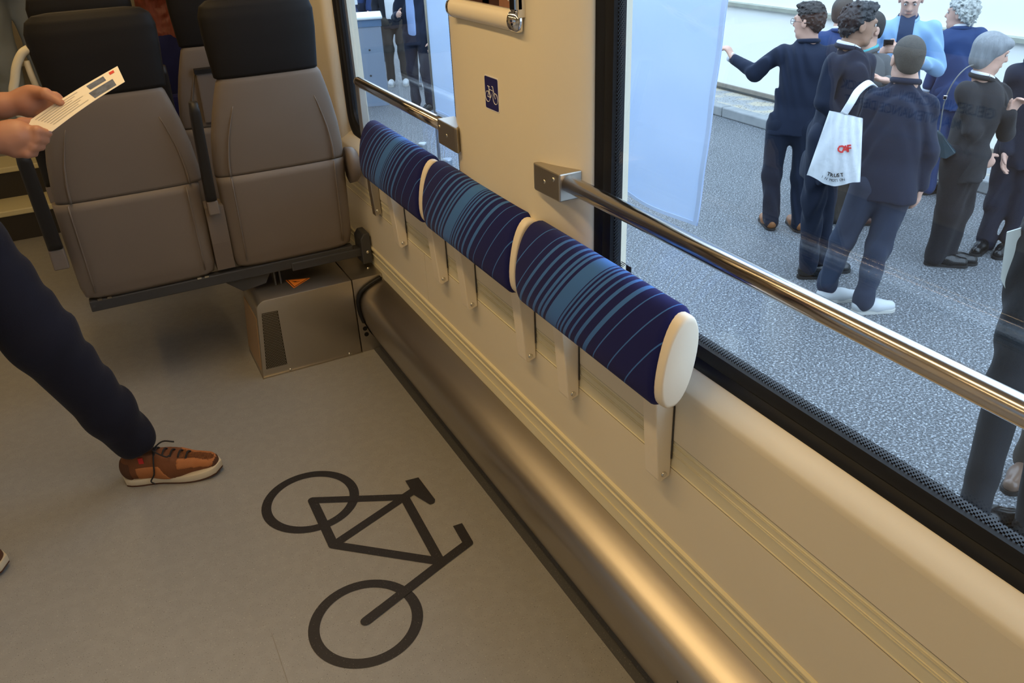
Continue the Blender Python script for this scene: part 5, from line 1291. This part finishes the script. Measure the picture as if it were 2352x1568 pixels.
# leaflet
lf = empty('leaflet', (LA+LC)/2, 'white printed leaflet held in both hands at the left', 'leaflet')
M_PAPER = pm('white_paper', (0.80, 0.76, 0.70), 0.7)
lnn = ln_ if ln_[2] > 0 else -ln_
def lp(u, w, h=0.0): return (LA*(1-u)+LB*u)*(1-w) + (LD*(1-u)+LC*u)*w + lnn*(h + 0.004*math.sin(math.pi*u))
g = G(); nu = 12
vs = [lp(i/nu, j/4, k*0.0006) for k in (0,1) for j in range(5) for i in range(nu+1)]; S_ = 5*(nu+1); fs = []
for j in range(4):
    for i in range(nu):
        a = j*(nu+1)+i; fs += [(a,a+nu+1,a+nu+2,a+1), (S_+a,S_+a+1,S_+a+nu+2,S_+a+nu+1)]
for i in range(nu): fs += [(i,i+1,S_+i+1,S_+i), (4*(nu+1)+i+1, 4*(nu+1)+i, S_+4*(nu+1)+i, S_+4*(nu+1)+i+1)]
for j in range(4): a = j*(nu+1); fs += [(a+nu+1,a,S_+a,S_+a+nu+1), (a+nu,a+nu+nu+1,S_+a+nu+nu+1,S_+a+nu)]
g.add(vs, fs); autosmooth(g.build('sheet', M_PAPER, lf), 40)
def patch(nm, m, u0, u1, w0, w1): 
    n_ = 6; vs = [lp(u0+(u1-u0)*i/n_, w, 0.0012) for w in (w0, w1) for i in range(n_+1)]
    G().add(vs, [(i,i+1,i+n_+2,i+n_+1) for i in range(n_)]).build(nm, m, lf)
M_PH = pm('printed_photo', (0.10, 0.13, 0.22), 0.6, var=0.9, vscale=60); M_TXT = pm('grey_print', (0.5,0.47,0.44), 0.7)
patch('photo_print', M_PH, 0.62, 0.90, 0.52, 0.92); patch('photo_print', M_PH, 0.66, 0.84, 0.12, 0.40)
for k in range(7): patch('text_print', M_TXT, 0.10, 0.56 - 0.05*(k%3), 0.12+0.11*k, 0.155+0.11*k)
patch('logo_print', pm('red_logo_print', (0.6,0.05,0.04), 0.6), 0.90, 0.95, 0.1, 0.25)

# ---- seated red-haired person further along the carriage
def seated(label, c, fw, st):
    fw = unit(V(fw[0], fw[1], 0)); rt = V(fw[1], -fw[0], 0); o = V(*c)
    p = lambda x, y, z: o + rt*x + fw*y + V(0,0,z)
    J = dict(hd=p(0,0.0,1.22), nk=p(0,-0.03,1.06), sl=p(-0.17,-0.03,1.0), sr=p(0.17,-0.03,1.0), el=p(-0.22,0.0,0.74), er=p(0.22,0.0,0.74), wl=p(-0.14,0.22,0.66), wr=p(0.14,0.22,0.66),
             hl=p(-0.09,0.0,0.56), hr=p(0.09,0.0,0.56), kl=p(-0.10,0.42,0.55), kr=p(0.10,0.42,0.55), al=p(-0.10,0.45,0.10), ar=p(0.10,0.45,0.10), hem=p(0,0.02,0.54))
    return person(label, o, fw, J, st, vox=0.010, gz=c[2])
rc = aty(364, -18, 4.82)
seated('person with long red hair in a blue top, sitting beyond the seats', (rc[0], 4.82, rc[2]-1.22), (0.12, 1), dict(hair='long', hairm=H_RED, curl=0.005, cfreq=120, jm=cloth('deep_blue_top', (0.012,0.016,0.09)), top='top', tm=cloth('dark_jeans', (0.010,0.013,0.03)), sm=L_BLK, seed=21, collar=False, hemcut=False))
# seat the red-haired person rests on
fs_ = empty('folding_seat', (rc[0], 4.95, 0), 'dark seat under the red-haired person', 'seat')
G().box(rc[0]-0.2, rc[0]+0.2, 4.62, 5.10, rc[2]-0.84, rc[2]-0.76).build('seat_cushion', M_NAVY, fs_, bevel=0.02)
G().box(rc[0]-0.2, rc[0]+0.2, 4.56, 4.64, rc[2]-0.80, 0.72).build('backrest', M_NAVY, fs_, bevel=0.03)
G().box(rc[0]-0.04, rc[0]+0.04, 4.82, 4.92, 0.0, rc[2]-0.84).build('pedestal', M_DKMET, fs_)
# ---- person in light jeans standing on the raised floor
gj = aty(40, 60, 5.75); gj = V(gj[0]-0.02, 5.75, 0.34); fwj = V(0.3, -1, 0)
J, p = std_joints(gj, fwj, 1.75, 0.34)
person('person in light jeans standing on the raised floor at the far left', gj, fwj, J, dict(h=1.75, hair='short', hairm=H_DK, jm=C_CHAR, tm=C_JEAN, sm=L_WHT, solem=M_SOLEW, seed=22, hemcut=False), vox=0.010, gz=0.34)
